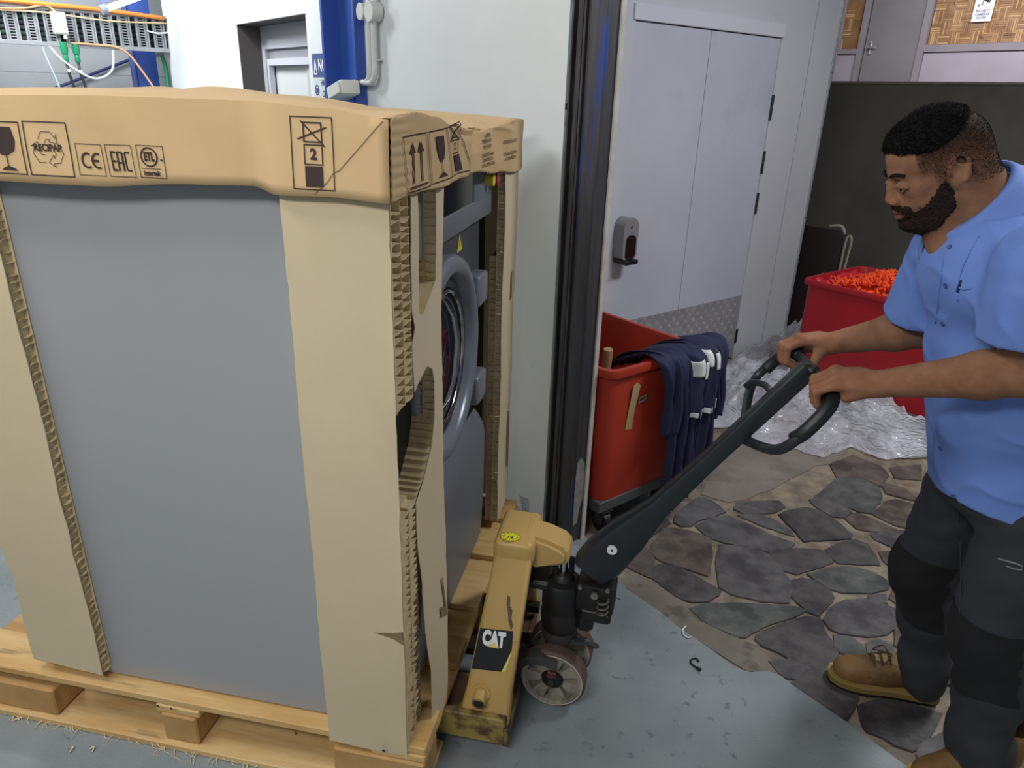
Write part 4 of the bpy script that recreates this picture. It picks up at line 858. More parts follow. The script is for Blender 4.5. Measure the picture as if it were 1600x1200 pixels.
# handle: flat forked foot, rising bar, loop
hA=Vector((.206,1.698,.445)); hd=Vector((.588,-.104,.802)); ax=Vector((.174,.985,0)).normalized(); hn=hd.cross(ax).normalized()
hL=[Vector(v) for v in ((.215,1.697,.425),(.28,1.685,.525),(.363,1.67,.626),(.508,1.645,.819),(.607,1.627,.916),(.698,1.611,1.083),(.712,1.609,1.105))]
mb=MB(); rings=[]
for i,(t,hw,hh) in enumerate(((.02,.034,.056),(.09,.036,.062),(.22,.031,.052),(.36,.025,.029),(.6,.021,.023),(.80,.020,.023),(1,.019,.023))):
    a=Vector((.232,1.694,.435)); b=Vector((.712,1.609,1.11)); c=a.lerp(b,t); d_=(b-a).normalized(); n_=d_.cross(ax).normalized()
    if t==.10: c=c+n_*-.004
    R=[]
    for k in range(16):
        an=2*math.pi*k/16; cx=math.copysign(abs(math.cos(an))**.35,math.cos(an)); sx=math.copysign(abs(math.sin(an))**.35,math.sin(an)); R.append(mb.b.verts.new(c+ax*hw*cx+n_*hh*sx))
    rings.append(R)
for A_,B_ in zip(rings,rings[1:]):
    for k in range(16): mb.b.faces.new((A_[k],A_[(k+1)%16],B_[(k+1)%16],B_[k]))
mb.b.faces.new(rings[0][::-1]); mb.b.faces.new(rings[-1])
bmesh.ops.transform(mb.b,matrix=JI,verts=mb.b.verts)
mb.build('handle_bar',m_hand,pt_,smooth=True,angle=40)
LOOP=dict(junc=Vector((.600,1.625,.905)),n1=Vector((.614,1.463,.964)),n2=Vector((.659,1.432,1.031)),n3=Vector((.707,1.450,1.088)),n4=Vector((.730,1.520,1.100)),top=Vector((.735,1.640,1.095)),f4=Vector((.755,1.77,1.085)),f3=Vector((.760,1.850,1.070)),f2=Vector((.742,1.885,1.035)),f1=Vector((.694,1.900,.966)),f0=Vector((.640,1.777,.925)))
def smooth_path(P,k=6):
    out=[]
    for i in range(len(P)-1):
        p0=P[max(i-1,0)];p1=P[i];p2=P[i+1];p3=P[min(i+2,len(P)-1)]
        for j in range(k):
            t=j/k; out.append(.5*((2*p1)+(p2-p0)*t+(2*p0-5*p1+4*p2-p3)*t*t+(-p0+3*p1-3*p2+p3)*t**3))
    out.append(P[-1]); return out
mb=MB(); lp=smooth_path([LOOP[k] for k in ('junc','n1','n2','n3','n4','top','f4','f3','f2','f1','f0','junc')])
mb.tube([J(p) for p in lp],.0125,n=12); mb.build('handle_loop',m_hand,pt_,smooth=True)
mb=MB(); g1=smooth_path([LOOP['n1'].lerp(LOOP['n2'],.55),LOOP['n2'],LOOP['n3'],LOOP['n4']]); mb.tube([J(p) for p in g1],.0165,n=14)
mb.build('grip',m_rub,pt_,smooth=True)
mb=MB(); g1=smooth_path([LOOP['f4'],LOOP['f3'],LOOP['f2'],LOOP['f1'].lerp(LOOP['f2'],.5)]); mb.tube([J(p) for p in g1],.0165,n=14); mb.build('grip',m_rub,pt_,smooth=True)
mb=MB(); mb.tube([J(p) for p in smooth_path([LOOP['top'],Vector((.728,1.62,1.10)),Vector((.712,1.609,1.105))])],.017,n=12); mb.build('bar_end',m_rub,pt_,smooth=True)
tr=[Vector((.650,1.62,1.02)),Vector((.640,1.665,1.04)),Vector((.622,1.70,1.035)),Vector((.612,1.72,1.015))]
mb=MB(); mb.tube([J(p) for p in smooth_path(tr)],.008,n=8,flat=1.6); mb.build('release_lever',m_hand,pt_,smooth=True)
c0=J(Vector((.2895,1.6445,.548))); nrm_=(JI.to_3x3()@(-ax)).normalized()
mb=MB(); mb.cyl(c0-nrm_*.004,c0+nrm_*.0015,.014,n=20); mb.build('white_button',m_white,pt_)
mb=MB(); mb.cyl(c0+nrm_*.0015,c0+nrm_*.0025,.0035,n=10); mb.build('button_centre',m_ink,pt_)
# ---------------- laundry bins ----------------
def rrect(x0,x1,y0,y1,r,z,n=5):
    out=[]
    for cx,cy,a0 in ((x1-r,y1-r,0),(x0+r,y1-r,90),(x0+r,y0+r,180),(x1-r,y0+r,270)):
        for i in range(n+1): t=math.radians(a0+90*i/n); out.append((cx+r*math.cos(t),cy+r*math.sin(t),z))
    return out
def bin_(label,loc,rz,x0,x1,y0,y1,zr,m,min_):
    t=thing('laundry_bin',label,'laundry bin',loc,rz,'wheeled laundry bins')
    ins=.045
    secs=[(rrect(x0+ins,x1-ins,y0+ins,y1-ins,.05,.165)),(rrect(x0+ins*.5,x1-ins*.5,y0+ins*.5,y1-ins*.5,.05,.45)),rrect(x0+.022,x1-.022,y0+.022,y1-.022,.05,zr-.035),rrect(x0+.004,x1-.004,y0+.004,y1-.004,.055,zr-.032),rrect(x0,x1,y0,y1,.06,zr-.02),rrect(x0+.004,x1-.004,y0+.004,y1-.004,.055,zr),rrect(x0+.024,x1-.024,y0+.024,y1-.024,.05,zr),rrect(x0+.030,x1-.030,y0+.030,y1-.030,.045,zr-.02),rrect(x0+ins+.01,x1-ins-.01,y0+ins+.01,y1-ins-.01,.05,.18)]
    mb=MB(); R=[[mb.b.verts.new(p) for p in s_] for s_ in secs]
    for A_,B_ in zip(R,R[1:]):
        for k in range(len(A_)): mb.b.faces.new((A_[k],A_[(k+1)%len(A_)],B_[(k+1)%len(B_)],B_[k]))
    mb.b.faces.new(R[0][::-1]); mb.b.faces.new(R[-1]); mb.build('tub',m,t,smooth=True,angle=35)
    mb=MB(); mb.box(x0+ins-.006,x1-ins+.006,y0+ins-.006,y1-ins+.006,.115,.165,bev=.004); mb.build('chassis',mat('chassis_grey','#55595a',.5,col2='#494d4e',vs=8),t)
    for cx in (x0+.11,x1-.075):
        for cy in (y0+.10,y1-.10):
            mb=MB(); mb.cyl((cx,cy-.016,.045),(cx,cy+.016,.045),.045,n=24); mb.cyl((cx,cy-.018,.045),(cx,cy+.018,.045),.016,n=14); wv=mb.build('caster_wheel',m_rub,t,smooth=True,angle=40)
            mb=MB(); mb.box(cx-.02,cx+.02,cy-.026,cy-.020,.04,.108); mb.box(cx-.02,cx+.02,cy+.020,cy+.026,.04,.108); mb.box(cx-.03,cx+.03,cy-.03,cy+.03,.100,.115); mb.build('caster_fork',m_cast,wv)
    return t
m_bin=mat('bin_red','#b33a26',.45,col2='#a83322',vs=3,spec=.4); m_bin2=mat('bin_crimson','#b3202a',.45,col2='#a61c26',vs=3)
b1=bin_('orange-red wheeled bin behind the steel post, overalls hung over its rim',P0,UA,-.88,.128,.078,.645,.755,m_bin,None)
p=Print(lambda y,z:Vector((.102+(.0)+ (z-.45)*.045+.004,y,z))); p.fill([(.205,.485),(.245,.478),(.247,.56),(.262,.665),(.245,.682),(.222,.675),(.212,.58)]); p.build('masking_tape',mat('masking_tape','#b29a6c',.8),b1)
p=Print(lambda y,z:Vector((.102+(z-.45)*.045+.0045,y,z))); p.fill([(.262,.585),(.305,.590),(.307,.62),(.268,.612)]); p.build('name_tag',mat('tag_grey','#8a8078',.7),b1)
p=Print(lambda y,z:Vector((.102+(z-.45)*.045+.0053,y,z))); p.text('INST',.285,.602,.02,.0008,sx=.75); p.build('tag_lettering',m_ink,b1)
b2=bin_('crimson wheeled bin by the dark retaining wall, holding orange mop heads',P0,UA,-.36,.80,2.12,2.80,.76,m_bin2,None)
wh=thing('wooden_pole','short round wooden pole sticking up inside the orange-red bin','pole',rw(-.10,.262,.2),UA)
mb=MB(); mb.cyl((0,0,0),(.07,-.045,.58),.019,n=18); mb.build('shaft',mat('pole_wood','#b0966f',.6,col2='#9c8160',vs=8,stretch=(6,6,1)),wh,smooth=True,angle=40)
# mop heads
mp=thing('mop_head','bright orange mop heads heaped in the crimson bin','mop',rw(.0,2.42,.70),UA)
mb=MB(); rr=random.Random(3)
for i in range(620):
    x=rr.gauss(0.02,.15); y=rr.gauss(.02,.11)
    if abs(x)>.33 or abs(y)>.25: continue
    hgt=.095*math.exp(-(x/.24)**2-(y/.2)**2)+.03*math.sin(x*16+1)*math.cos(y*15); a=rr.uniform(0,6.28); l=rr.uniform(.03,.06)
    P_=[]
    for k in range(4):
        P_.append(Vector((x+l*k/3*math.cos(a+k*.5)+rr.uniform(-.005,.005),y+l*k/3*math.sin(a+k*.5),hgt+.02*math.sin(k*1.9+i)+rr.uniform(-.004,.012))))
    mb.tube(P_,.0058,n=5)
o=mb.build('strands',mat('mop_orange','#ef4a1e',.8,col2='#ff5f26',vs=20),mp,smooth=True); o['kind']='stuff'
mb=MB(); mb.lathe([(.001,.05),(.15,.035),(.26,.0),(.28,-.05),(.001,-.06)],Matrix.Diagonal((1,.8,1,1)),n=24); mb.build('heap_core',mat('mop_orange',''),mp,smooth=True)
def cloth_obj(name,f,nu,nv,m,parent=None,th=.004):
    V=[tuple(f(i/nu,j/nv)) for i in range(nu+1) for j in range(nv+1)]; F=[(i*(nv+1)+j,(i+1)*(nv+1)+j,(i+1)*(nv+1)+j+1,i*(nv+1)+j+1) for i in range(nu) for j in range(nv)]
    o=mobj(name,V,F,m,parent,smooth=True)
    if th: md=o.modifiers.new('s','SOLIDIFY'); md.thickness=th; md.offset=0
    return o
rb=cloth_obj('red_liner',lambda u,v:(-.30+.22*u+.01*math.sin(v*9),2.17+.5*v,.765-.10*u-.03*math.sin(u*6+v*4)**2+.008*math.sin(v*23+u*5)),14,24,mat('liner_red','#d0283a',.45))
room(rb); tag(rb,'bright red cloth lining the left inside of the crimson bin','cloth')
bc=cloth_obj('black_cloth',lambda u,v:(.12+.32*u,2.15+.35*v,.745+.03*math.sin(u*5+1)+.012*math.sin(v*14+u*9)-.04*v),14,14,mat('cloth_black','#26302a',.8))
room(bc); tag(bc,'dark green-black cloth lying over the front rim of the crimson bin','cloth')
# dark board with beige handle straps behind the wall corner
db=thing('dark_trolley','dark brown upright board trolley with beige hooped rails beyond the wall corner','trolley',rw(-.95,3.32,0),UA)
mb=MB(); mb.box(-.25,.17,0,.03,.06,.86,bev=.006); mb.build('board',mat('dark_brown','#2a2222',.5,col2='#332a2a',vs=3),db)
m_bei=mat('beige_tube','#a39a8b',.5)
mb=MB(); mb.tube(smooth_path([Vector(v) for v in ((.19,-.01,.1),(.20,-.01,.6),(.205,-.01,.80),(.225,-.01,.84),(.245,-.01,.80),(.235,-.01,.6),(.225,-.01,.1))]),.008,n=8); mb.build('hoop_rail',m_bei,db,smooth=True)
mb=MB(); mb.tube(smooth_path([Vector(v) for v in ((.05,.015,.88),(.12,.015,.895),(.155,.015,.88),(.17,.015,.84))]),.011,n=8); mb.build('hoop_rail',m_bei,db,smooth=True)
mb=MB()
for x in (-.2,.15): mb.cyl((x,-.02,.03),(x,.05,.03),.03,n=16)
mb.build('caster',m_rub,db)
# ---------------- overalls over the bin rim ----------------
ov=thing('overalls','navy work overalls with silver reflective strips draped over the orange-red bin rim','overalls',P0,UA)
m_nav=mat('navy_cloth','#1f2342',.82,col2='#272b4c',vs=5,bump=.25,bs=220,col3='#1f2138',vs3=4,lo3=.5,hi3=.7)
m_ref=mat('reflective','#c9cdcb',.4,col2='#dcdfdd',vs=8)
def strip(b0t,b1t,b0b,b1b,zb,ao,k,ph,amp,inn=.16,zin=.66,nfold=3):
    Pp=[(-inn,zin-.02),(-inn*.5,zin+.06),(.03,.765),(.10,.775),(.148,.755),(.168,.69),(.172,.55),(.176,.35),(.172,zb)]
    Pp=[p for p in Pp if p[1]>zb or p[0]<.1]; 
    if Pp[-1][1]>zb: Pp.append((.17,zb))
    PV=smooth_path([Vector((p[0],p[1],0)) for p in Pp],5); n=len(PV)-1
    Ls=[0]
    for a,b in zip(PV,PV[1:]): Ls.append(Ls[-1]+(b-a).length)
    def f(s_,t):
        d=s_*Ls[-1]; i=max(j for j in range(len(Ls)) if Ls[j]<=d+1e-9); i=min(i,n-1); u=(d-Ls[i])/(Ls[i+1]-Ls[i]+1e-9); q=PV[i].lerp(PV[i+1],u)
        hang=max(0,min(1,(s_-.25)/.35)); b=(b0t+(b0b-b0t)*hang)*(1-t)+(b1t+(b1b-b1t)*hang)*t
        fo=math.sin(t*6.28*nfold+ph+.9*math.sin(s_*4+k))+.45*math.sin(t*6.28*nfold*2.3+ph*2+s_*3)
        A=amp*(.45+.9*hang); edge=1-(2*t-1)**6
        a=q.x+ao+A*fo*edge-(1-edge)*.02*hang; z=q.y+(A*.5*fo if s_<.35 else 0)
        b+=.012*math.sin(s_*7+ph)*hang+.006*math.sin(s_*19+t*5)
        return Vector((a,b,z+.006*math.sin(t*11+s_*6)))
    return f
parts=[('back_panel',strip(.33,.60,.395,.575,.10,.014,1,.5,.012,nfold=3)),('sleeve',strip(.300,.40,.325,.425,.45,.026,2,1.5,.009,inn=.24,zin=.62,nfold=1.5)),('leg',strip(.53,.66,.55,.675,.14,.004,3,2.5,.012,nfold=2)),('sleeve',strip(.575,.75,.60,.765,.43,-.005,4,.2,.008,nfold=5)),('front_panel',strip(.40,.63,.46,.63,.50,.034,5,3.4,.012,nfold=2))]
for i,(nm,f) in enumerate(parts): cloth_obj(nm,f,60,44,m_nav,ov,.005)
def patch(f,s0,s1,t0,t1,h=.006,nm='reflective_strip'):
    def g(u,v):
        s_=s0+(s1-s0)*u; t=t0+(t1-t0)*v; p_=f(s_,t); ps=f(s_+.01,t)-p_; pt2=f(s_,t+.01)-p_; n_=ps.cross(pt2); n_=n_.normalized() if n_.length>1e-9 else Vector((1,0,0))
        if n_.x<0: n_=-n_
        return p_+n_*h
    cloth_obj(nm,g,8,10,m_ref,ov,.001)
fm=parts[0][1]; ff=parts[4][1]; fl_=parts[2][1]
patch(ff,.60,.71,.08,.30,.007); patch(ff,.63,.74,.33,.52,.007); patch(ff,.55,.66,.56,.74,.007); patch(ff,.58,.69,.78,.98,.007); patch(ff,.965,.999,.15,.95,.006); patch(fl_,.60,.645,.35,.98,.006)
mb=MB(); 
for (s_,t) in ((.36,.30),(.44,.85),(.86,.95)): 
    c_=ff(s_,t); mb.cyl(c_+Vector((.004,0,.0)),c_+Vector((.009,0,.003)),.008,n=12)
mb.build('snap_buttons',mat('button_grey','#55566a',.3,metal=.6),ov)
# ---------------- plastic film heap ----------------
def film_mat():
    m=bpy.data.materials.new('clear_film'); m.use_nodes=True; nt=m.node_tree; b=nt.nodes['Principled BSDF']
    b.inputs['Base Color'].default_value=lin('#e9ebf4'); b.inputs['Roughness'].default_value=.13; b.inputs['Specular IOR Level'].default_value=.9; b.inputs['Alpha'].default_value=.38
    n=nt.nodes.new('ShaderNodeTexNoise'); n.inputs['Scale'].default_value=11; n.inputs['Detail'].default_value=7; n.inputs['Distortion'].default_value=2.5; n.noise_type='RIDGED_MULTIFRACTAL'
    bn=nt.nodes.new('ShaderNodeBump'); bn.inputs['Strength'].default_value=1; bn.inputs['Distance'].default_value=.02; nt.links.new(n.outputs[0],bn.inputs['Height']); nt.links.new(bn.outputs[0],b.inputs['Normal'])
    r=nt.nodes.new('ShaderNodeMapRange'); r.inputs[1].default_value=.35; r.inputs[2].default_value=.7; r.inputs[3].default_value=.22; r.inputs[4].default_value=.72
    n2=nt.nodes.new('ShaderNodeTexNoise'); n2.inputs['Scale'].default_value=5; n2.inputs['Detail'].default_value=4; nt.links.new(n2.outputs[0],r.inputs[0]); nt.links.new(r.outputs[0],b.inputs['Alpha'])
    return m
m_film=film_mat()
from mathutils import noise as mn
front=[(-.02,1.13),(.0,1.18)]
fpx=px([(1105,668),(1150,668),(1185,692),(1235,700),(1285,716),(1330,698),(1380,719),(1420,716),(1470,715),(1530,700)],0,0,1)
bk=[rw(-.88,2.02),rw(-.90,2.4),rw(-.90,2.85),rw(-.80,3.1),rw(-.55,2.9),rw(-.30,2.45),rw(.0,2.2),rw(.35,2.12),rw(.60,2.06),rw(.85,2.0)]
def ev(L_,u):
    x=u*(len(L_)-1); i=min(int(x),len(L_)-2); t=x-i; return L_[i][0]*(1-t)+L_[i+1][0]*t,L_[i][1]*(1-t)+L_[i+1][1]*t
def film(seed,hs,lift):
    def f(u,v):
        fx,fy=ev(fpx,u); bx,by=ev(bk,u); x=fx+(bx-fx)*v; y=fy+(by-fy)*v
        e=min(1,v*5)*min(1,(1-v)*6+.4)*min(1,u*7)*min(1,(1-u)*8)
        P=Vector((x*3.1+seed,y*3.1,seed)); big=abs(mn.noise(P))*.16+.06*abs(mn.noise(P*2.3))
        cr_=(1-abs(mn.noise(P*2.1)))**5*.060+(1-abs(mn.noise(P*5.5)))**5*.022+mn.noise(P*15)*.004
        hill=.16*math.exp(-((u-.33)/.16)**2-((v-.8)/.35)**2)+.20*math.exp(-((u-.66)/.22)**2-((v-.80)/.28)**2)
        return (x+mn.noise(P*5)*.02,y+mn.noise(P*6)*.02,.004+lift+e*hs*(big+cr_+hill))
    return f
fo=cloth_obj('plastic_film',film(1.3,1.0,.0),150,90,m_film,None,0); tag(fo,'large crumpled clear plastic film heaped on the stone floor behind the bin','plastic film')
f2=cloth_obj('inner_fold',film(7.7,.62,.0),110,70,m_film,fo,0)
# wrap scrap near the wall
sc_=cloth_obj('plastic_scrap',lambda u,v:Vector((-.20+.05*u,-.045-.03*v+.01*math.sin(u*9),.03+.10*v+.05*mn.noise(Vector((u*4,v*4,2))))),14,14,m_film,None,0); room(sc_); tag(sc_,'small wisp of clear plastic wrap at the wall foot beside the far carton corner','plastic film')
# ---------------- bits on the floor ----------------
def fp(x,y,z=0):
    q=px([(x,y)],0,0,1,z)[0]; return Vector((q[0],q[1],z))
hk=MB(); hk.tube(smooth_path([fp(1092,1034,.004),fp(1088,1029,.004),fp(1081,1030,.004),fp(1079,1035,.004),fp(1084,1040,.004),fp(1090,1044,.005)]),.0028,n=8); a_=fp(1089,1043,.005);b_=fp(1095,1047,.005); hk.cyl(a_,b_,.005,.0062,n=10); o=hk.build('hook_clip',m_rub,None,smooth=True); tag(o,'small black plastic hook lying on the blue floor','hook')
wc=MB(); wc.tube(smooth_path([fp(1072,978,.004),fp(1067,984,.004),fp(1068,991,.004),fp(1075,996,.004),fp(1080,995,.004)]),.0018,n=6,flat=1.5); o=wc.build('plastic_strip',m_white,None,smooth=True); tag(o,'curled white plastic strip at the edge of the blue floor','scrap')
ws=MB(); ws.tube([fp(960,931,.003),fp(970,936,.003)],.0018,n=6); o=ws.build('paper_sliver',mat('sliver','#b9b3a4',.7),None); tag(o,'thin pale sliver on the blue floor beside the pump','scrap')
sh=[(20,1126,45,1123),(108,1176,112,1168),(8,1116,30,1125),(140,1170,144,1175)]
for i,(x0,y0,x1,y1) in enumerate(sh):
    w_s=MB(); a_=fp(x0,y0,.003);b_=fp(x1,y1,.003); m_=(a_+b_)/2+Vector((.005,.008,.004)); w_s.tube(smooth_path([a_,m_,b_]),.0018,n=5); o=w_s.build('wood_shaving',mat('splinter',''),None); tag(o,('pale wood splinter lying nearly level just off the pallet edge at far left','upright pale wood splinter on the blue floor, nearest the camera','leftmost pale wood splinter against the bottom board of the pallet','short pale wood splinter on the floor, right of the longer upright one')[i],'wood splinter','wood splinters on the floor')
# ---------------- person (distance-field modelling, then meshed) ----------------
class Vol:
    def __init__(s,lo,hi,h,pad=.04):
        s.lo=np.array(lo,float); s.h=h; s.n=(np.ceil((np.array(hi)-s.lo)/h)+1).astype(int); s.pad=pad
        s.d=np.full(tuple(s.n),pad,np.float32)
    def sl(s,lo,hi):
        a=np.clip(np.floor((np.array(lo)-s.lo)/s.h).astype(int),0,s.n); b=np.clip(np.ceil((np.array(hi)-s.lo)/s.h).astype(int)+1,0,s.n)
        if (b<=a).any(): return None
        G=[(s.lo[i]+s.h*np.arange(a[i],b[i])).astype(np.float32) for i in range(3)]
        return tuple(slice(a[i],b[i]) for i in range(3)),(G[0][:,None,None],G[1][None,:,None],G[2][None,None,:])
    def put(s,f,lo,hi,k=.01,op='+',k_pad=0):
        p=s.pad+k_pad; q=s.sl(np.minimum(lo,hi)-p,np.maximum(lo,hi)+p)
        if q is None: return s
        sl,(X,Y,Z)=q; v=f(X,Y,Z); a=s.d[sl]
        if op=='+':
            t=np.clip(.5+.5*(v-a)/k,0,1); s.d[sl]=v*(1-t)+a*t-k*t*(1-t)
        else:
            v=-v; t=np.clip(.5-.5*(v-a)/k,0,1); s.d[sl]=v*(1-t)+a*t+k*t*(1-t)
        return s
    def cap(s,a,b,r1,r2=None,k=.01,op='+'):
        a=np.array(a,float);b=np.array(b,float); r2=r1 if r2 is None else r2; ba=b-a; L=float(ba@ba)+1e-12
        def f(X,Y,Z):
            x,y,z=X-a[0],Y-a[1],Z-a[2]; t=np.clip((x*ba[0]+y*ba[1]+z*ba[2])/L,0,1)
            return np.sqrt((x-ba[0]*t)**2+(y-ba[1]*t)**2+(z-ba[2]*t)**2)-(r1+(r2-r1)*t)
        R=max(r1,r2); return s.put(f,np.minimum(a,b)-R,np.maximum(a,b)+R,k,op)
    def ell(s,c,r,k=.01,op='+',rot=None):
        c=np.array(c,float); r=np.array(r,float); Rm=np.eye(3) if rot is None else np.array(rot)
        def f(X,Y,Z):
            x,y,z=X-c[0],Y-c[1],Z-c[2]
            u=(x*Rm[0,0]+y*Rm[1,0]+z*Rm[2,0])/r[0]; v=(x*Rm[0,1]+y*Rm[1,1]+z*Rm[2,1])/r[1]; w=(x*Rm[0,2]+y*Rm[1,2]+z*Rm[2,2])/r[2]
            k0=np.sqrt(u*u+v*v+w*w)+1e-9; k1=np.sqrt((u/r[0])**2+(v/r[1])**2+(w/r[2])**2)+1e-9
            return k0*(k0-1)/k1
        R=r.max() if rot is not None else r; return s.put(f,c-R,c+R,k,op)
    def chain(s,P,R,k=.004,op='+'):
        for (a,b,r1,r2) in zip(P,P[1:],R,R[1:]): s.cap(a,b,r1,r2,k,op)
        return s
    def field(s): 
        G=[(s.lo[i]+s.h*np.arange(s.n[i])).astype(np.float32) for i in range(3)]
        return G[0][:,None,None],G[1][None,:,None],G[2][None,None,:]
    def mesh(s):
        d=s.d; S_=d<0; nx,ny,nz=d.shape
        c=np.zeros((nx-1,ny-1,nz-1),np.uint8)
        for i in (0,1):
            for j in (0,1):
                for k in (0,1): c+=S_[i:nx-1+i,j:ny-1+j,k:nz-1+k]
        act=(c>0)&(c<8); idx=np.argwhere(act); ids=np.full(act.shape,-1,np.int32); ids[act]=np.arange(len(idx))
        acc=np.zeros((len(idx),3)); cnt=np.zeros(len(idx))
        I=idx.T; off=[(i,j,k) for i in (0,1) for j in (0,1) for k in (0,1)]
        for a in off:
            for ax_ in range(3):
                if a[ax_]: continue
                b=list(a); b[ax_]=1
                da=d[I[0]+a[0],I[1]+a[1],I[2]+a[2]]; db=d[I[0]+b[0],I[1]+b[1],I[2]+b[2]]
                m=(da<0)!=(db<0); t=np.where(m,da/(da-db+1e-20),0)
                p=np.tile(np.array(a,float),(len(idx),1)); p[:,ax_]+=t; acc+=p*m[:,None]; cnt+=m
        V=s.lo+s.h*(idx+acc/cnt[:,None]); F=[]
        for ax_ in range(3):
            sl0=[slice(1,n-1) for n in (nx,ny,nz)]; sl1=list(sl0); sl0[ax_]=slice(0,(nx,ny,nz)[ax_]-1); sl1[ax_]=slice(1,(nx,ny,nz)[ax_])
            A=S_[tuple(sl0)];B=S_[tuple(sl1)]; e=np.argwhere(A!=B); o=np.array([1,1,1]); o[ax_]=0; e=e+o
            inside=S_[e[:,0],e[:,1],e[:,2]]; u,v=[(1,2),(2,0),(0,1)][ax_]
            q=[]
            for du,dv in ((-1,-1),(0,-1),(0,0),(-1,0)):
                w=e.copy(); w[:,u]+=du; w[:,v]+=dv; q.append(ids[w[:,0],w[:,1],w[:,2]])
            q=np.stack(q,1); q[~inside]=q[~inside][:,::-1]; F.append(q)
        F=np.concatenate(F); F=F[(F>=0).all(1)]; return V,F
def fastmesh(name,V,F,m,parent=None,mats=None,mi=None,M=None):
    if M is not None: V=V@np.array(M.to_3x3()).T+np.array(M.translation)
    me=bpy.data.meshes.new(name); me.vertices.add(len(V)); me.vertices.foreach_set('co',V.astype(np.float32).ravel())
    me.loops.add(F.size); me.loops.foreach_set('vertex_index',F.astype(np.int32).ravel()); me.polygons.add(len(F))
    me.polygons.foreach_set('loop_start',np.arange(0,F.size,4,dtype=np.int32)); me.polygons.foreach_set('loop_total',np.full(len(F),4,np.int32))
    me.polygons.foreach_set('use_smooth',np.ones(len(F),bool))
    for x in (mats or [m]): me.materials.append(x)
    if mi is not None: me.polygons.foreach_set('material_index',mi.astype(np.int32))
    me.update(calc_edges=True); me.validate(); return link(bpy.data.objects.new(name,me),parent)
def relax(V,F,n=2,l=.5):
    for _ in range(n):
        acc=np.zeros_like(V); cnt=np.zeros(len(V))
        for a,b in ((0,1),(1,2),(2,3),(3,0)):
            np.add.at(acc,F[:,a],V[F[:,b]]); np.add.at(cnt,F[:,a],1); np.add.at(acc,F[:,b],V[F[:,a]]); np.add.at(cnt,F[:,b],1)
        V=V*(1-l)+l*acc/np.maximum(cnt,1)[:,None]
    return V
man=thing('person','bearded man in blue short sleeved shirt and dark work trousers gripping the pallet truck handle','person',(1.2,1.55,0))
MI=Matrix.Translation((-1.2,-1.55,0))
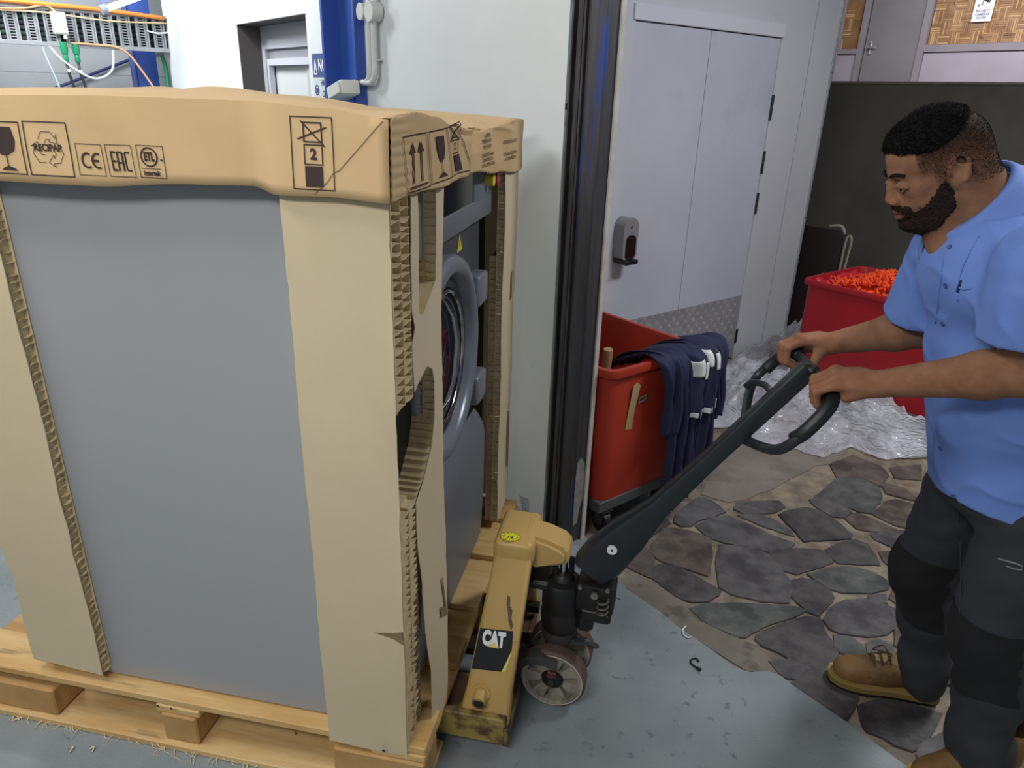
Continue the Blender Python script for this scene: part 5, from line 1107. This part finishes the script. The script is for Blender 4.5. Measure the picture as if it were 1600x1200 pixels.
# head frame: F forward, Sd left side, U up
pit=math.radians(24); yaw=math.radians(8)
HF=np.array([-math.cos(pit)*math.cos(yaw),math.cos(pit)*math.sin(yaw),-math.sin(pit)]); HS=np.cross([0,0,1.],HF); HS/=np.linalg.norm(HS); HU=np.cross(HF,HS)
HO=np.array([.876,1.56,1.582]); HSC=.945
HR=np.stack([HF,HS,HU],1)   # columns
def hp(p): return HO+HR@(np.array(p,float)*HSC)
def head(v,tf,R,sc,fine=True):
    P=lambda *p: tf(p)
    r=lambda *q: [x*sc for x in q]
    E=lambda c,q,k=.01,op='+': v.ell(P(*c),r(*q),k*sc,op,rot=R)
    Cc=lambda a,b,r1,r2=None,k=.008,op='+': v.cap(P(*a),P(*b),r1*sc,(r2 if r2 is not None else r1)*sc,k*sc,op)
    E((-.012,0,.040),(.098,.076,.083),.02); E((.040,0,.045),(.052,.062,.060),.02); E((-.045,0,.02),(.062,.066,.07),.02)
    E((.040,0,-.022),(.050,.056,.060),.02); E((.030,0,-.062),(.052,.052,.042),.02)
    for s_ in (-1,1):
        Cc((-.005,s_*.052,-.055),(.055,s_*.030,-.092),.022,.020,.018); E((.050,s_*.040,-.018),(.026,.020,.020),.016); E((.035,s_*.040,-.055),(.032,.018,.028),.018)
    E((.072,0,-.094),(.022,.026,.018),.014)
    Cc((.083,-.030,.018),(.083,.030,.018),.011,.011,.014)
    for s_ in (-1,1): E((.098,s_*.031,.001),(.020,.019,.013),.010,'-')
    for s_ in (-1,1): E((.073,s_*.031,.001),(.0165,.0165,.0135),.004)
    for s_ in (-1,1): v.chain([P(.080,s_*.047,-.005),P(.0900,s_*.034,.001),P(.088,s_*.019,-.003)],[.0045*sc,.0068*sc,.004*sc],.004*sc)
    v.chain([P(.084,0,.016),P(.096,0,-.004),P(.100,0,-.026),P(.102,0,-.031)],[x*sc for x in (.009,.0095,.0115,.012)],.008*sc)
    for s_ in (-1,1): E((.099,s_*.0145,-.036),(.012,.0085,.0085),.005)
    for s_ in (-1,1): v.cap(P(.107,s_*.007,-.0445),P(.1,s_*.009,-.040),.003*sc,.003*sc,.002*sc,'-')
    E((.082,0,-.058),(.019,.028,.022),.012)
    v.chain([P(.083,-.024,-.066),P(.0955,-.010,-.0605),P(.0975,0,-.0615),P(.0955,.010,-.0605),P(.083,.024,-.066)],[x*sc for x in (.003,.0062,.0062,.0062,.003)],.003*sc)
    v.chain([P(.083,-.022,-.069),P(.094,-.009,-.0735),P(.0955,0,-.074),P(.094,.009,-.0735),P(.083,.022,-.069)],[x*sc for x in (.003,.0066,.007,.0066,.003)],.003*sc)
    v.chain([P(.088,-.024,-.067),P(.102,0,-.0675),P(.088,.024,-.067)],[.0014*sc]*3,.002*sc,'-')
    for s_ in (-1,1):
        E((-.012,s_*.074,-.004),(.016,.006,.026),.005)
        pts=[]; 
        for a in range(-60,250,26):
            t=math.radians(a); x=-.016-.019*math.cos(t)*-1; pts.append(P(-.014+.0175*math.cos(t)-.006*math.sin(t),s_*(.082-.006*math.cos(t)),.002+.031*math.sin(t)))
        v.chain(pts,[.0046*sc]*len(pts),.003*sc)
        E((-.006,s_*.080,-.003),(.0085,.006,.012),.004,'-')
        v.chain([P(-.022,s_*.082,-.010),P(-.020,s_*.083,.008),P(-.010,s_*.082,.017)],[.0035*sc]*3,.003*sc)
        E((-.002,s_*.078,-.026),(.008,.0055,.009),.004)
body=Vol((.60,1.08,.78),(1.42,2.0,1.76),.0034)
head(body,hp,HR,HSC)
# neck
NK=np.array([1.005,1.515,1.435])
body.cap(hp((-.030,0,-.035)),NK,.066,.078,.03); body.cap(hp((-.040,0,-.02)),NK+np.array([.035,0,.01]),.060,.070,.03); body.cap(hp((.01,0,-.07)),NK+np.array([-.06,0,-.02]),.045,.06,.03)
# torso
for c,r in (((1.02,1.485,1.37),(.095,.15,.12)),((1.065,1.485,1.2),(.09,.13,.17)),((1.115,1.49,1.02),(.09,.125,.15)),((1.16,1.49,.90),(.09,.125,.10))): body.ell(c,r,.02)
SHL=np.array([.965,1.305,1.435]);SHR=np.array([.995,1.670,1.395])
ELL_=np.array([1.000,1.295,1.235]);ELR=np.array([1.030,1.735,1.185])
WRL=np.array([.792,1.432,1.146]);WRR=np.array([.835,1.765,1.128])
for sh_,el,wr_ in ((SHL,ELL_,WRL),(SHR,ELR,WRR)):
    body.cap(sh_,el,.060,.049,.015); mid_=el+(wr_-el)*.28
    body.cap(el,mid_,.047,.047,.02); body.cap(mid_,wr_,.047,.029,.02)
def hand(v,C,g,wr_,up,sc=1.06):
    C=np.array(C,float); g=np.array(g,float); g/=np.linalg.norm(g); e1=wr_-C; e1-=g*(e1@g); e1/=np.linalg.norm(e1); e2=np.cross(g,e1); 
    if e2@np.array(up)<0: e2=-e2
    Q=lambda a,b,c: C+(e1*a+e2*b+g*c)*sc
    for i,(o,rr,ln) in enumerate(((.031,.0096,1.0),(.0105,.0100,1.06),(-.010,.0095,1.0),(-.0295,.0083,.88))):
        kn=Q(.024,.034-.002*abs(i-1),o*.95); P_=[kn,Q(-.021*ln,.031,o),Q(-.034*ln,.001,o),Q(-.016,-.0255,o)]
        v.cap(P_[0],P_[1],rr*1.12*sc,rr*1.02*sc,.0035); v.cap(P_[1],P_[2],rr*1.02*sc,rr*.95*sc,.003); v.cap(P_[2],P_[3],rr*.95*sc,rr*.85*sc,.003)
        v.ell(P_[0],[rr*1.25*sc]*3,.006); v.ell(P_[1],[rr*1.12*sc]*3,.003)
        v.cap(kn,wr_+g*o*.45,rr*1.15*sc,.017*sc,.012)
    v.ell(Q(.052,.014,.0),[.036*sc,.037*sc,.020*sc],.014,rot=np.stack([e1,g,e2],1))
    v.cap(Q(.030,-.004,-.026),wr_-g*.012,.013*sc,.018*sc,.012)
    v.cap(wr_+g*.012,Q(.050,-.006,.036),.017*sc,.0155*sc,.012); v.cap(Q(.050,-.006,.036),Q(.022,-.024,.046),.0145*sc,.0118*sc,.006); v.cap(Q(.022,-.024,.046),Q(-.010,-.031,.040),.0115*sc,.0092*sc,.003)
    return e1,e2,g
HLc=np.array([.7215,1.490,1.0955]); HRc=np.array([.757,1.805,1.079])
hand(body,HLc,(.023,.07,.012),WRL,(-.5,0,.85)); hand(body,HRc,(-.004,-.08,.014),WRR,(-.5,0,.85))
V,F=body.mesh(); V=relax(V,F,1,.35)
m_skin=mat('skin','#815b44',.72,attr='tone',bump=.18,bs=240,col2='#8e6951',vs=30); m_skin.node_tree.nodes['Principled BSDF'].inputs['Specular IOR Level'].default_value=.12; m_skin.node_tree.nodes['Principled BSDF'].inputs['Subsurface Weight'].default_value=.06; m_skin.node_tree.nodes['Principled BSDF'].inputs['Subsurface Radius'].default_value=(.01,.004,.002)
bo=fastmesh('body',V,F,m_skin,man,M=MI)
# pigment (shaved hair, beard shadow, lips, palms) as vertex colour
Lc=((V-HO)@HR)/HSC; f_,s_,u_=Lc[:,0],np.abs(Lc[:,1]),Lc[:,2]
tone=np.ones((len(V),4),np.float32)
inh=(np.linalg.norm(Lc,axis=1)<.17)
def sst(a,b,x): t=np.clip((x-a)/(b-a),0,1); return t*t*(3-2*t)
# shaved sides and back: above a line running from temple over the ear to the nape
hl=np.where(f_>.0,.035+.0*f_,.035); 
side=sst(-.004,.040,u_)*sst(.060,.045,f_); back=sst(-.022,-.050,f_)*sst(-.060,-.01,u_)
st_=np.clip(np.maximum(side,back),0,1)*inh
burn=sst(.018,.008,np.abs(f_-.016))*sst(.06,.066,s_)*sst(-.05,-.03,u_)*inh
st_=np.maximum(st_,burn*.8)
g_=sst(-.01,.075,u_)
hc=np.array([.50,.50,.55]); 
kk=(st_*(.40+.58*g_))[:,None]; tone[:,:3]=tone[:,:3]*(1-kk)+np.array([.16,.18,.21])*kk
brd=sst(-.034,-.062,u_+.10*np.maximum(0,.05-f_)*-1)*sst(-.02,.0,f_+.0)*inh*sst(-.135,-.11,u_)
tone[:,:3]=tone[:,:3]*(1-brd[:,None]*.35)+np.array([.32,.28,.25])*brd[:,None]*.35
lip=inh*sst(.0875,.092,f_)*sst(.0125,.009,np.abs(u_+.067))*sst(.024,.02,s_)
tone[:,:3]*=1-lip[:,None]*np.array([.12,.25,.2])
nose=inh*sst(.095,.11,f_)*sst(.03,.015,np.abs(u_+.025)); tone[:,:3]*=1+nose[:,None]*np.array([.10,-.02,.02])
red=sst(.90,.72,V[:,0])*sst(1.25,1.2,V[:,2]); tone[:,:3]*=1+red[:,None]*np.array([.10,.03,.02])
ca=bo.data.color_attributes.new('tone','FLOAT_COLOR','POINT'); ca.data.foreach_set('color',tone.ravel())
# hair and beard in the head frame
HM=Matrix(((HR[0,0]*HSC,HR[0,1]*HSC,HR[0,2]*HSC,HO[0]),(HR[1,0]*HSC,HR[1,1]*HSC,HR[1,2]*HSC,HO[1]),(HR[2,0]*HSC,HR[2,1]*HSC,HR[2,2]*HSC,HO[2]),(0,0,0,1)))
hv=Vol((-.14,-.10,-.02),(.12,.10,.16),.0022)
hv.ell((-.010,0,.042),(.098,.076,.083),.01); hv.ell((.040,0,.046),(.054,.061,.060),.02)
X,Y,Z=hv.field(); nz=np.zeros(hv.d.shape,np.float32); r_=np.random.RandomState(5)
for i in range(12):
    k_=r_.normal(size=3); k_/=np.linalg.norm(k_); k_*=r_.uniform(180,420); nz+=np.sin(X*k_[0]+Y*k_[1]+Z*k_[2]+r_.uniform(0,6))
nz2=np.zeros_like(nz)
for i in range(6):
    k_=r_.normal(size=3); k_/=np.linalg.norm(k_); k_*=r_.uniform(60,110); nz2+=np.sin(X*k_[0]+Y*k_[1]+Z*k_[2]+r_.uniform(0,6))
top_=np.clip((Z-.075)/.05,0,1)*np.clip((X+.085)/.06,0,1)
d_=hv.d-.004-.007*top_-nz/12**.5*.0010-nz2/6**.5*.0012*top_
# lower limit of the long hair: slopes up to the back, hairline at the front
lim=.060+.055*np.clip((-X+.01)/.10,0,1)**1.2+.012*np.clip((X-.055)/.03,0,1)
hv.d=np.maximum(d_,(lim-Z)+nz/12**.5*.002); hv.d=np.maximum(hv.d,X*.95-.088+(.1-Z)*.15)
V1,F1=hv.mesh(); m_hair=mat('hair','#0c0a0a',.8,col2='#141110',vs=60,bump=.6,bs=400,spec=.2)
hair=fastmesh('hair',V1,F1,m_hair,man,M=MI@HM)
def strands(name,V,F,n,ln,w,m,parent,M,seed,sel=None,lay=(0,0,0),curl=.5):
    r=np.random.RandomState(seed); nr=np.cross(V[F[:,2]]-V[F[:,0]],V[F[:,3]]-V[F[:,1]]); nr/=np.linalg.norm(nr,axis=1)[:,None]+1e-12
    ids=np.arange(len(F)) if sel is None else np.nonzero(sel)[0]
    ids=ids[r.randint(0,len(ids),n)]; wt=r.dirichlet((1,1,1,1),n); P=(V[F[ids]]*wt[:,:,None]).sum(1); N_=nr[ids]
    D=N_+r.normal(size=(n,3))*curl+np.array(lay); D/=np.linalg.norm(D,axis=1)[:,None]; T=np.cross(D,r.normal(size=(n,3))); T/=np.linalg.norm(T,axis=1)[:,None]; B=np.cross(D,T)
    L=ln*r.uniform(.6,1.3,n)[:,None]; D2=D+r.normal(size=(n,3))*curl; D2/=np.linalg.norm(D2,axis=1)[:,None]; md=P+D*L*.5; tp=md+D2*L*.5; P=P-N_*.0008
    vv=[]; 
    for a in (0,2.094,4.189): vv.append(P+(T*math.cos(a)+B*math.sin(a))*w)
    for a in (0,2.094,4.189): vv.append(md+(T*math.cos(a)+B*math.sin(a))*w*.8)
    vv.append(tp); Vn=np.stack(vv,1).reshape(-1,3); b=np.arange(n)[:,None]*7
    fs=[]
    for i in range(3): j=(i+1)%3; fs.append(np.concatenate([b+i,b+j,b+3+j],1)); fs.append(np.concatenate([b+i,b+3+j,b+3+i],1)); fs.append(np.concatenate([b+3+i,b+3+j,b+6],1))
    F_=np.concatenate(fs); 
    if M is not None: Vn=Vn@np.array(M.to_3x3()).T+np.array(M.translation)
    me=bpy.data.meshes.new(name); me.vertices.add(len(Vn)); me.vertices.foreach_set('co',Vn.astype(np.float32).ravel()); me.loops.add(F_.size); me.loops.foreach_set('vertex_index',F_.astype(np.int32).ravel()); me.polygons.add(len(F_)); me.polygons.foreach_set('loop_start',np.arange(0,F_.size,3,dtype=np.int32)); me.polygons.foreach_set('loop_total',np.full(len(F_),3,np.int32)); me.materials.append(m); me.update(calc_edges=True)
    o=link(bpy.data.objects.new(name,me),parent); o['kind']='stuff'; return o
strands('hair_strands',V1,F1,9000,.0075,.0008,m_hair,hair,MI@HM,11,curl=.7)
fcb=V[F].mean(1); fst=st_[F].mean(1)
strands('cropped_hair',V,F,20000,.0024,.00042,m_hair,hair,MI,12,sel=fst>.35,curl=.6)
bv=Vol((-.04,-.09,-.14),(.13,.09,.01),.002)
X,Y,Z=bv.field(); Pw=HO+(np.stack(np.broadcast_arrays(X,Y,Z),-1)*HSC)@HR.T; q_=(Pw-body.lo)/body.h; q_=np.clip(q_,0,np.array(body.n)-2.001); i0=np.floor(q_).astype(int); fr_=q_-i0; acc_=0
for a in (0,1):
    for b in (0,1):
        for c in (0,1):
            acc_=acc_+body.d[i0[...,0]+a,i0[...,1]+b,i0[...,2]+c]*(fr_[...,0] if a else 1-fr_[...,0])*(fr_[...,1] if b else 1-fr_[...,1])*(fr_[...,2] if c else 1-fr_[...,2])
bv.d=(acc_/HSC).astype(np.float32)
mk=Vol((-.04,-.09,-.14),(.13,.09,.01),.002,pad=.03)
for s1 in (-1,1):
    mk.chain([(.018,s1*.072,-.020),(.016,s1*.068,-.040),(.022,s1*.058,-.062),(.045,s1*.046,-.084),(.075,s1*.024,-.098),(.085,0,-.100)],[.007,.015,.026,.029,.025,.022],.01)
    mk.chain([(.098,0,-.051),(.094,s1*.016,-.053),(.083,s1*.027,-.062),(.075,s1*.031,-.080),(.072,s1*.026,-.094)],[.0075,.008,.009,.010,.014],.006)
    mk.cap((.040,s1*.052,-.070),(.070,s1*.034,-.082),.018,.012,.01)
mk.ell((.10,0,-.0675),(.018,.021,.0135),.003,'-')
X,Y,Z=bv.field(); nz=np.zeros(bv.d.shape,np.float32)
for i in range(12):
    k_=r_.normal(size=3); k_/=np.linalg.norm(k_); k_*=r_.uniform(500,1100); nz+=np.sin(X*k_[0]+Y*k_[1]+Z*k_[2]+r_.uniform(0,6))
nz/=12**.5
bv.d=np.maximum(bv.d-.0022-nz*.0008-.002*np.clip((-.08-Z)/.02,0,1),mk.d+nz*.0022)
bv.d=np.maximum(bv.d,-(bv.d+.009))
V1,F1=bv.mesh(); m_brd=mat('beard','#1d1511',.8,col2='#2a1e18',vs=70,bump=.6,bs=420,spec=.2); brd_=fastmesh('beard',V1,F1,m_brd,man,M=MI@HM)
strands('beard_hairs',V1,F1,6000,.0042,.0005,m_brd,brd_,MI@HM,13,curl=.6,lay=(0,0,-.8))
HMM=MI@HM
for s1 in (-1,1):
    P_=[HMM@Vector(p) for p in ((.080,s1*.050,.021),(.0905,s1*.040,.0265),(.0965,s1*.026,.0265),(.0975,s1*.013,.022))]
    mb=MB(); mb.tube(smooth_path(P_),[.0022]+[.0046]*12+[.0040]*6 if False else .0042,n=8,flat=.7); mb.build('eyebrow',mat('hair',''),man,smooth=True)
    P_=[HMM@Vector(p) for p in ((.083,s1*.045,-.003),(.0905,s1*.036,-.0015),(.0925,s1*.029,-.0020),(.089,s1*.020,-.004))]
    mb=MB(); mb.tube(smooth_path(P_),.0016,n=6); mb.build('eyelashes',mat('hair',''),man,smooth=True)
    mb=MB(); mb.lathe([(.0001,.0125)]+[(.0125*math.sin(t),.0125*math.cos(t)) for t in [math.pi*i/14 for i in range(1,14)]]+[(.0001,-.0125)],HMM@axes((.0775,s1*.031,-.0045),(0,1,0),(-.45,0,.9),(.9,0,-.45)),n=24); ey=mb.build('eyeball',mat('eye_white','#6b6058',.4),man,smooth=True)
    mb=MB(); mb.lathe([(.0001,.0129),(.003,.0126),(.0055,.0115)],HMM@axes((.0775,s1*.031,-.0045),(0,1,0),(-.45,0,.9),(.9,0,-.45)),n=20); mb.build('iris',mat('iris','#1c120d',.2),ey,smooth=True)
# ---------------- clothes ----------------
def folds(X,Y,Z,seed,fr,n=9,an=(1,1,1)):
    r=np.random.RandomState(seed); o=0
    for i in range(n):
        k=r.normal(size=3)*np.array(an); k/=np.linalg.norm(k); k*=fr*r.uniform(.6,1.6); o=o+np.sin(X*k[0]+Y*k[1]+Z*k[2]+r.uniform(0,6.28))
    return o/n**.5
sv=Vol((.74,1.10,.78),(1.42,1.86,1.64),.0048,pad=.06)
for c,r in (((1.010,1.480,1.38),(.130,.185,.135)),((1.060,1.48,1.24),(.135,.175,.16)),((1.110,1.49,1.08),(.142,.175,.16)),((1.155,1.49,.95),(.148,.180,.15)),((1.180,1.49,.84),(.155,.190,.12))): sv.ell(c,r,.035)
sv.cap((1.045,1.36,1.455),(1.045,1.60,1.44),.072,.072,.04); sv.cap(NK+np.array([.03,0,.0]),NK+np.array([.06,0,-.06]),.068,.09,.03)
SL2=SHL+(ELL_-SHL)*.60; SR2=SHR+(ELR-SHR)*.74
slv=Vol((.74,1.10,.78),(1.42,1.86,1.64),.0048,pad=.06)
slv.cap(SHL,SL2,.083,.083,.04); slv.cap(SHL+(ELL_-SHL)*.3,SL2+(ELL_-SHL)*.10,.080,.084,.02); slv.cap(SHR,SR2,.080,.078,.04); slv.cap(SHR+(ELR-SHR)*.4,SR2+(ELR-SHR)*.02+np.array([-.012,0,0]),.076,.080,.02)
X,Y,Z=sv.field()
smn=lambda a,b,k:(lambda t:b*(1-t)+a*t-k*t*(1-t))(np.clip(.5+.5*(b-a)/k,0,1))
w1=folds(X,Y,Z,3,24,8,(1,1,.5)); w2=folds(X,Y,Z,8,46,9,(1,1,.5)); w3=folds(X,Y,Z,31,38,5,(.6,.6,1)); wf=.0040*w1+.0028*w2+.004*(np.maximum(0,1-np.abs(w3)*1.6))**2; sv.d=sv.d-wf; slv.d=slv.d-wf
# soft creases running from the armpits and over the belly
for (a,b,r,dp) in (((.90,1.31,1.36),(1.02,1.38,1.20),.010,.012),((.93,1.30,1.30),(1.05,1.34,1.12),.010,.010),((.90,1.56,1.30),(.95,1.50,1.15),.008,.008),((1.0,1.30,1.10),(1.0,1.50,1.0),.009,.008),((.865,1.36,1.47),(.90,1.285,1.33),.008,.012)):
    sv.cap(a,b,r,r*.6,.02,'-') if False else None
def cutplane(v,p,n,r,lo,hi):
    """remove everything beyond plane p,n inside a ball around p"""
    p=np.array(p,float); n=np.array(n,float)/np.linalg.norm(n)
    q=v.sl(p-r,p+r)
    sl,(X,Y,Z)=q; dist=np.sqrt((X-p[0])**2+(Y-p[1])**2+(Z-p[2])**2)-r; pl=-((X-p[0])*n[0]+(Y-p[1])*n[1]+(Z-p[2])*n[2]); v.d[sl]=np.maximum(v.d[sl],-np.maximum(dist,pl))
dL=(ELL_-SHL); dL/=np.linalg.norm(dL); dR=(ELR-SHR); dR/=np.linalg.norm(dR)
eL=SL2+dL*.022; eR=SR2+dR*.012
cutplane(slv,eL,dL+np.array([-.10,-.0,-.0]),.14,0,0); cutplane(slv,eR,dR+np.array([.15,0,-.25]),.14,0,0)
# hollow the sleeve ends and the hem so the cloth edge reads
slv.cap(eL-dL*.030,eL+dL*.05,.060,.078,.004,'-'); slv.cap(eR-dR*.030,eR+dR*.05,.056,.072,.004,'-'); sv.d=smn(sv.d,slv.d,.026).astype(np.float32)
hem=.848+.02*np.sin(X*14+Y*9)+.035*np.clip((Y-1.50)/.1,0,1)-.0*X; sv.d=np.maximum(sv.d,hem-Z)
sv.cap((1.01,1.43,.84),(1.055,1.44,.905),.012,.002,.003,'-')
sv.cap(hp((-.03,0,-.05)),NK+np.array([-.03,0,.03]),.066,.070,.006,'-')
V2,F2=sv.mesh(); V2=relax(V2,F2,1,.3)
m_sh=mat('shirt_blue','#6280c4',.75,col2='#6886ca',vs=3,bump=.12,bs=500)
shirt=fastmesh('shirt',V2,F2,m_sh,man,M=MI)
# collar: stand and folded leaf
cc_=Vector((.948,1.540,1.530)); cu_=Vector((.056,.006,.070)); cv_=Vector((0,.080,0)); cn_=Vector((-.77,0,.64)).normalized()
def collar(u,v):
    a=math.radians(-158+316*u); inn=cc_+cu_*math.cos(a)+cv_*math.sin(a); rad=(cu_.normalized()*math.cos(a)+Vector((0,1,0))*math.sin(a))
    fr=abs(u-.5)*2; drop=.040+.022*fr**3
    if v<.35: t=v/.35; return MI@(inn-cn_*(.028*(1-t))-rad*.002*(1-t)+cn_*.004)
    t=(v-.35)/.65; return MI@(inn+cn_*(.004+.003*math.sin(min(1,t*4)*math.pi))+Vector((rad.x,rad.y,rad.z*(.35 if rad.z>0 else 1)))*(.007+.043*t+.003*math.sin(u*21))-cn_*drop*t+ (Vector((-.012,0,-.004))*fr**4*t))
cloth_obj('collar',collar,48,12,m_sh,man,.003)
from mathutils.bvhtree import BVHTree
def rayhit(tree,x,y):
    d=(fw+cr*((x-800)/1111)-cu*((y-600)/1111)).normalized(); h=tree.ray_cast(MI@Vector((0,0,H)),d); return h[0],h[1]
tree=BVHTree.FromPolygons([tuple((MI@Vector(v))) for v in V2],[tuple(f) for f in F2.tolist()])
for (x,y) in ((1484,386),(1478,446),(1474,506),(1470,700)):
    h=rayhit(tree,x,y)
    if h[0] is not None: mb=MB(); mb.cyl(h[0],h[0]+h[1]*.003,.0052,n=14); mb.build('button',mat('button_blue','#44598f',.4),man)
def seam(name,pts,r=.0018,m=None):
    P_=[]
    for x,y in pts:
        h=rayhit(tree,x,y)
        if h[0] is not None: P_.append(h[0]+h[1]*.0005)
    if len(P_)>1: mb=MB(); mb.tube(smooth_path(P_,4),r,n=6); return mb.build(name,m or m_sh,man,smooth=True)
seam('placket_seam',[(1474,392),(1470,430),(1466,470),(1462,505)]); seam('shoulder_seam',[(1530,368),(1512,400),(1500,430),(1497,470)]); seam('pocket_edge',[(1496,448),(1506,452),(1518,450)],.002)
h=rayhit(tree,1499,447)
if h[0] is not None: mb=MB(); mb.cyl(h[0]+Vector((0,0,-.012)),h[0]+Vector((0,0,.012)),.004,.0025,n=8); mb.build('pen_clip',mat('pen_navy','#1f2547',.4),man)
# trousers
tv=Vol((1.0,1.20,.03),(1.45,1.82,1.02),.0055,pad=.05)
HPL=(1.19,1.395,.86);HPR=(1.185,1.590,.86);KNL=(1.205,1.405,.50);KNR=(1.190,1.690,.50);ANL=(1.275,1.400,.13);ANR=(1.285,1.690,.115)
tv.ell((1.175,1.49,.90),(.145,.185,.13),.03)
tv.cap(HPL,KNL,.108,.086,.03); tv.cap(KNL,ANL,.080,.077,.03); tv.cap(HPR,KNR,.104,.083,.03); tv.cap(KNR,ANR,.076,.071,.03)
tv.ell((1.165,1.405,.49),(.055,.066,.10),.02); tv.ell((1.150,1.690,.50),(.055,.062,.10),.02)
X,Y,Z=tv.field(); low=np.clip((.42-Z)/.25,0,1)
tv.d=tv.d-.0045*folds(X,Y,Z,12,26,8,(.8,.8,.8))-(.002+.0065*low)*folds(X,Y,Z,15,34,8,(.5,.5,2.2))-.0015*folds(X,Y,Z,17,80,8)
tv.d=np.maximum(tv.d,(.058+.012*np.sin(X*30+Y*22))-Z); tv.d=np.maximum(tv.d,Z-1.0)
V3,F3=tv.mesh(); V3=relax(V3,F3,1,.3)
fc=V3[F3].mean(1); nr=np.cross(V3[F3[:,2]]-V3[F3[:,0]],V3[F3[:,3]]-V3[F3[:,1]]); nr/=np.linalg.norm(nr,axis=1)[:,None]+1e-9
isL=fc[:,1]<1.545; pz=(fc[:,2]>.345+.02*np.sin(fc[:,1]*30))&(fc[:,2]<.565)&(nr[:,0]<.15)
m_tr=mat('trousers_charcoal','#2b2d33',.85,col2='#313339',vs=4,bump=.2,bs=300); m_pad=mat('knee_black','#101013',.85,bump=.2,bs=300)
trz=fastmesh('trousers',V3,F3,m_tr,man,M=MI)
for nm,sel in (('knee_patch',pz&isL),('knee_patch',pz&~isL)):
    Fs=F3[sel]; u_id,inv=np.unique(Fs,return_inverse=True); Vn=np.zeros_like(V3); nn_=np.zeros_like(V3)
    for a in range(4): np.add.at(nn_,F3[:,a],nr)
    nn_/=np.linalg.norm(nn_,axis=1)[:,None]+1e-9
    o=fastmesh(nm,V3[u_id]+nn_[u_id]*.0022,inv.reshape(Fs.shape),m_pad,trz,M=MI)
tree=BVHTree.FromPolygons([tuple((MI@Vector(v))) for v in V3],[tuple(f) for f in F3.tolist()])
s1=seam('thigh_pocket',[(1560,873),(1575,877),(1592,882),(1598,885)],.0028,mat('piping_grey','#6f7079',.5))
s1=seam('thigh_pocket',[(1572,884),(1585,889),(1598,890)],.0022,mat('piping_grey',''))
s1=seam('leg_seam',[(1497,800),(1500,850),(1502,900),(1500,950),(1498,1000)],.0018,m_tr)
h=rayhit(tree,1397,1006)
# boots
def boot(heel,toe,label_side):
    hx=Vector((heel[0],heel[1],0)); dr_=Vector((toe[0]-heel[0],toe[1]-heel[1],0)); L_=dr_.length; dr_.normalize(); sd=Vector((-dr_.y,dr_.x,0)); k=L_/.305
    M=MI@Matrix(((dr_.x*k,sd.x,0,hx.x),(dr_.y*k,sd.y,0,hx.y),(0,0,1,0),(0,0,0,1)))
    v=Vol((-.02,-.075,.02),(.32,.075,.20),.003)
    v.ell((.238,0,.050),(.058,.046,.042),.01); v.ell((.165,0,.066),(.075,.042,.052),.03); v.ell((.055,0,.085),(.055,.038,.085),.03); v.cap((.055,0,.10),(.052,0,.175),.047,.052,.03); v.cap((.10,0,.10),(.17,0,.075),.038,.032,.03)
    v.chain([(.205,-.047,.05),(.188,-.030,.092),(.18,0,.104),(.188,.030,.092),(.205,.047,.05)],[.0016]*5,.004,'-')
    v.d=np.maximum(v.d,.024-v.field()[2])
    V4,F4=v.mesh(); b_=fastmesh('boot',V4,F4,mat('boot_tan','#77592f',.6,col2='#84653a',vs=14,bump=.3,bs=90,col3='#584027',vs3=9,lo3=.5,hi3=.7),man,M=M)
    def outline(off): 
        pts=[]
        for x,w in ((-.006,.0),(.0,.020),(.02,.034),(.06,.036),(.11,.036),(.16,.043),(.20,.051),(.24,.051),(.275,.042),(.298,.024),(.306,.0)): pts.append((x+off*(1 if x>.15 else -1)*(.5),w+off if w else 0))
        return pts+[(x,-w) for x,w in pts[::-1][1:-1]]
    def pr_(z0,z1,off,nm,m):
        mb=MB(); mb.prism(outline(off),z1-z0,M@Matrix.Translation((0,0,z0)),bev=.002); return mb.build(nm,m,b_,smooth=True,angle=40)
    pr_(.0,.010,.001,'outsole',m_rub); pr_(.010,.028,.003,'midsole',mat('sole_olive','#77652f',.6,col2='#83713c',vs=10)); pr_(.028,.034,.0045,'welt',mat('welt_tan','#9c8450',.6))
    mb=MB()
    for i,x in enumerate((.158,.178,.198)):
        z=.136-.45*(x-.155); mb.tube([M@Vector(p) for p in smooth_path([Vector((x-.006,-.030,z-.016)),Vector((x,-.012,z+.004)),Vector((x+.002,.012,z+.004)),Vector((x-.006,.030,z-.016))],3)],.0024,n=6)
        mb.tube([M@Vector(p) for p in smooth_path([Vector((x+.012,-.028,z-.024)),Vector((x,.0,z+.006)),Vector((x-.006,.030,z-.014))],3)],.0022,n=6)
    mb.tube([M@Vector(p) for p in smooth_path([Vector((.160,.0,.140)),Vector((.170,-.022,.148)),Vector((.190,-.038,.112)),Vector((.180,-.026,.122)),Vector((.160,0,.140)),Vector((.155,.02,.150)),Vector((.17,.036,.125))],4)],.002,n=6)
    mb.build('laces',mat('lace_brown','#4e3a20',.7),b_)['kind']='stuff'
    v=Vol((.08,-.035,.06),(.19,.035,.15),.003); v.cap((.12,0,.120),(.200,0,.095),.026,.020,.01); V4,F4=v.mesh(); fastmesh('tongue',V4,F4,mat('tongue_cream','#a58c62',.7),b_,M=M)
boot((1.345,1.692),(1.040,1.775),'far'); boot((1.395,1.425),(1.095,1.375),'near')
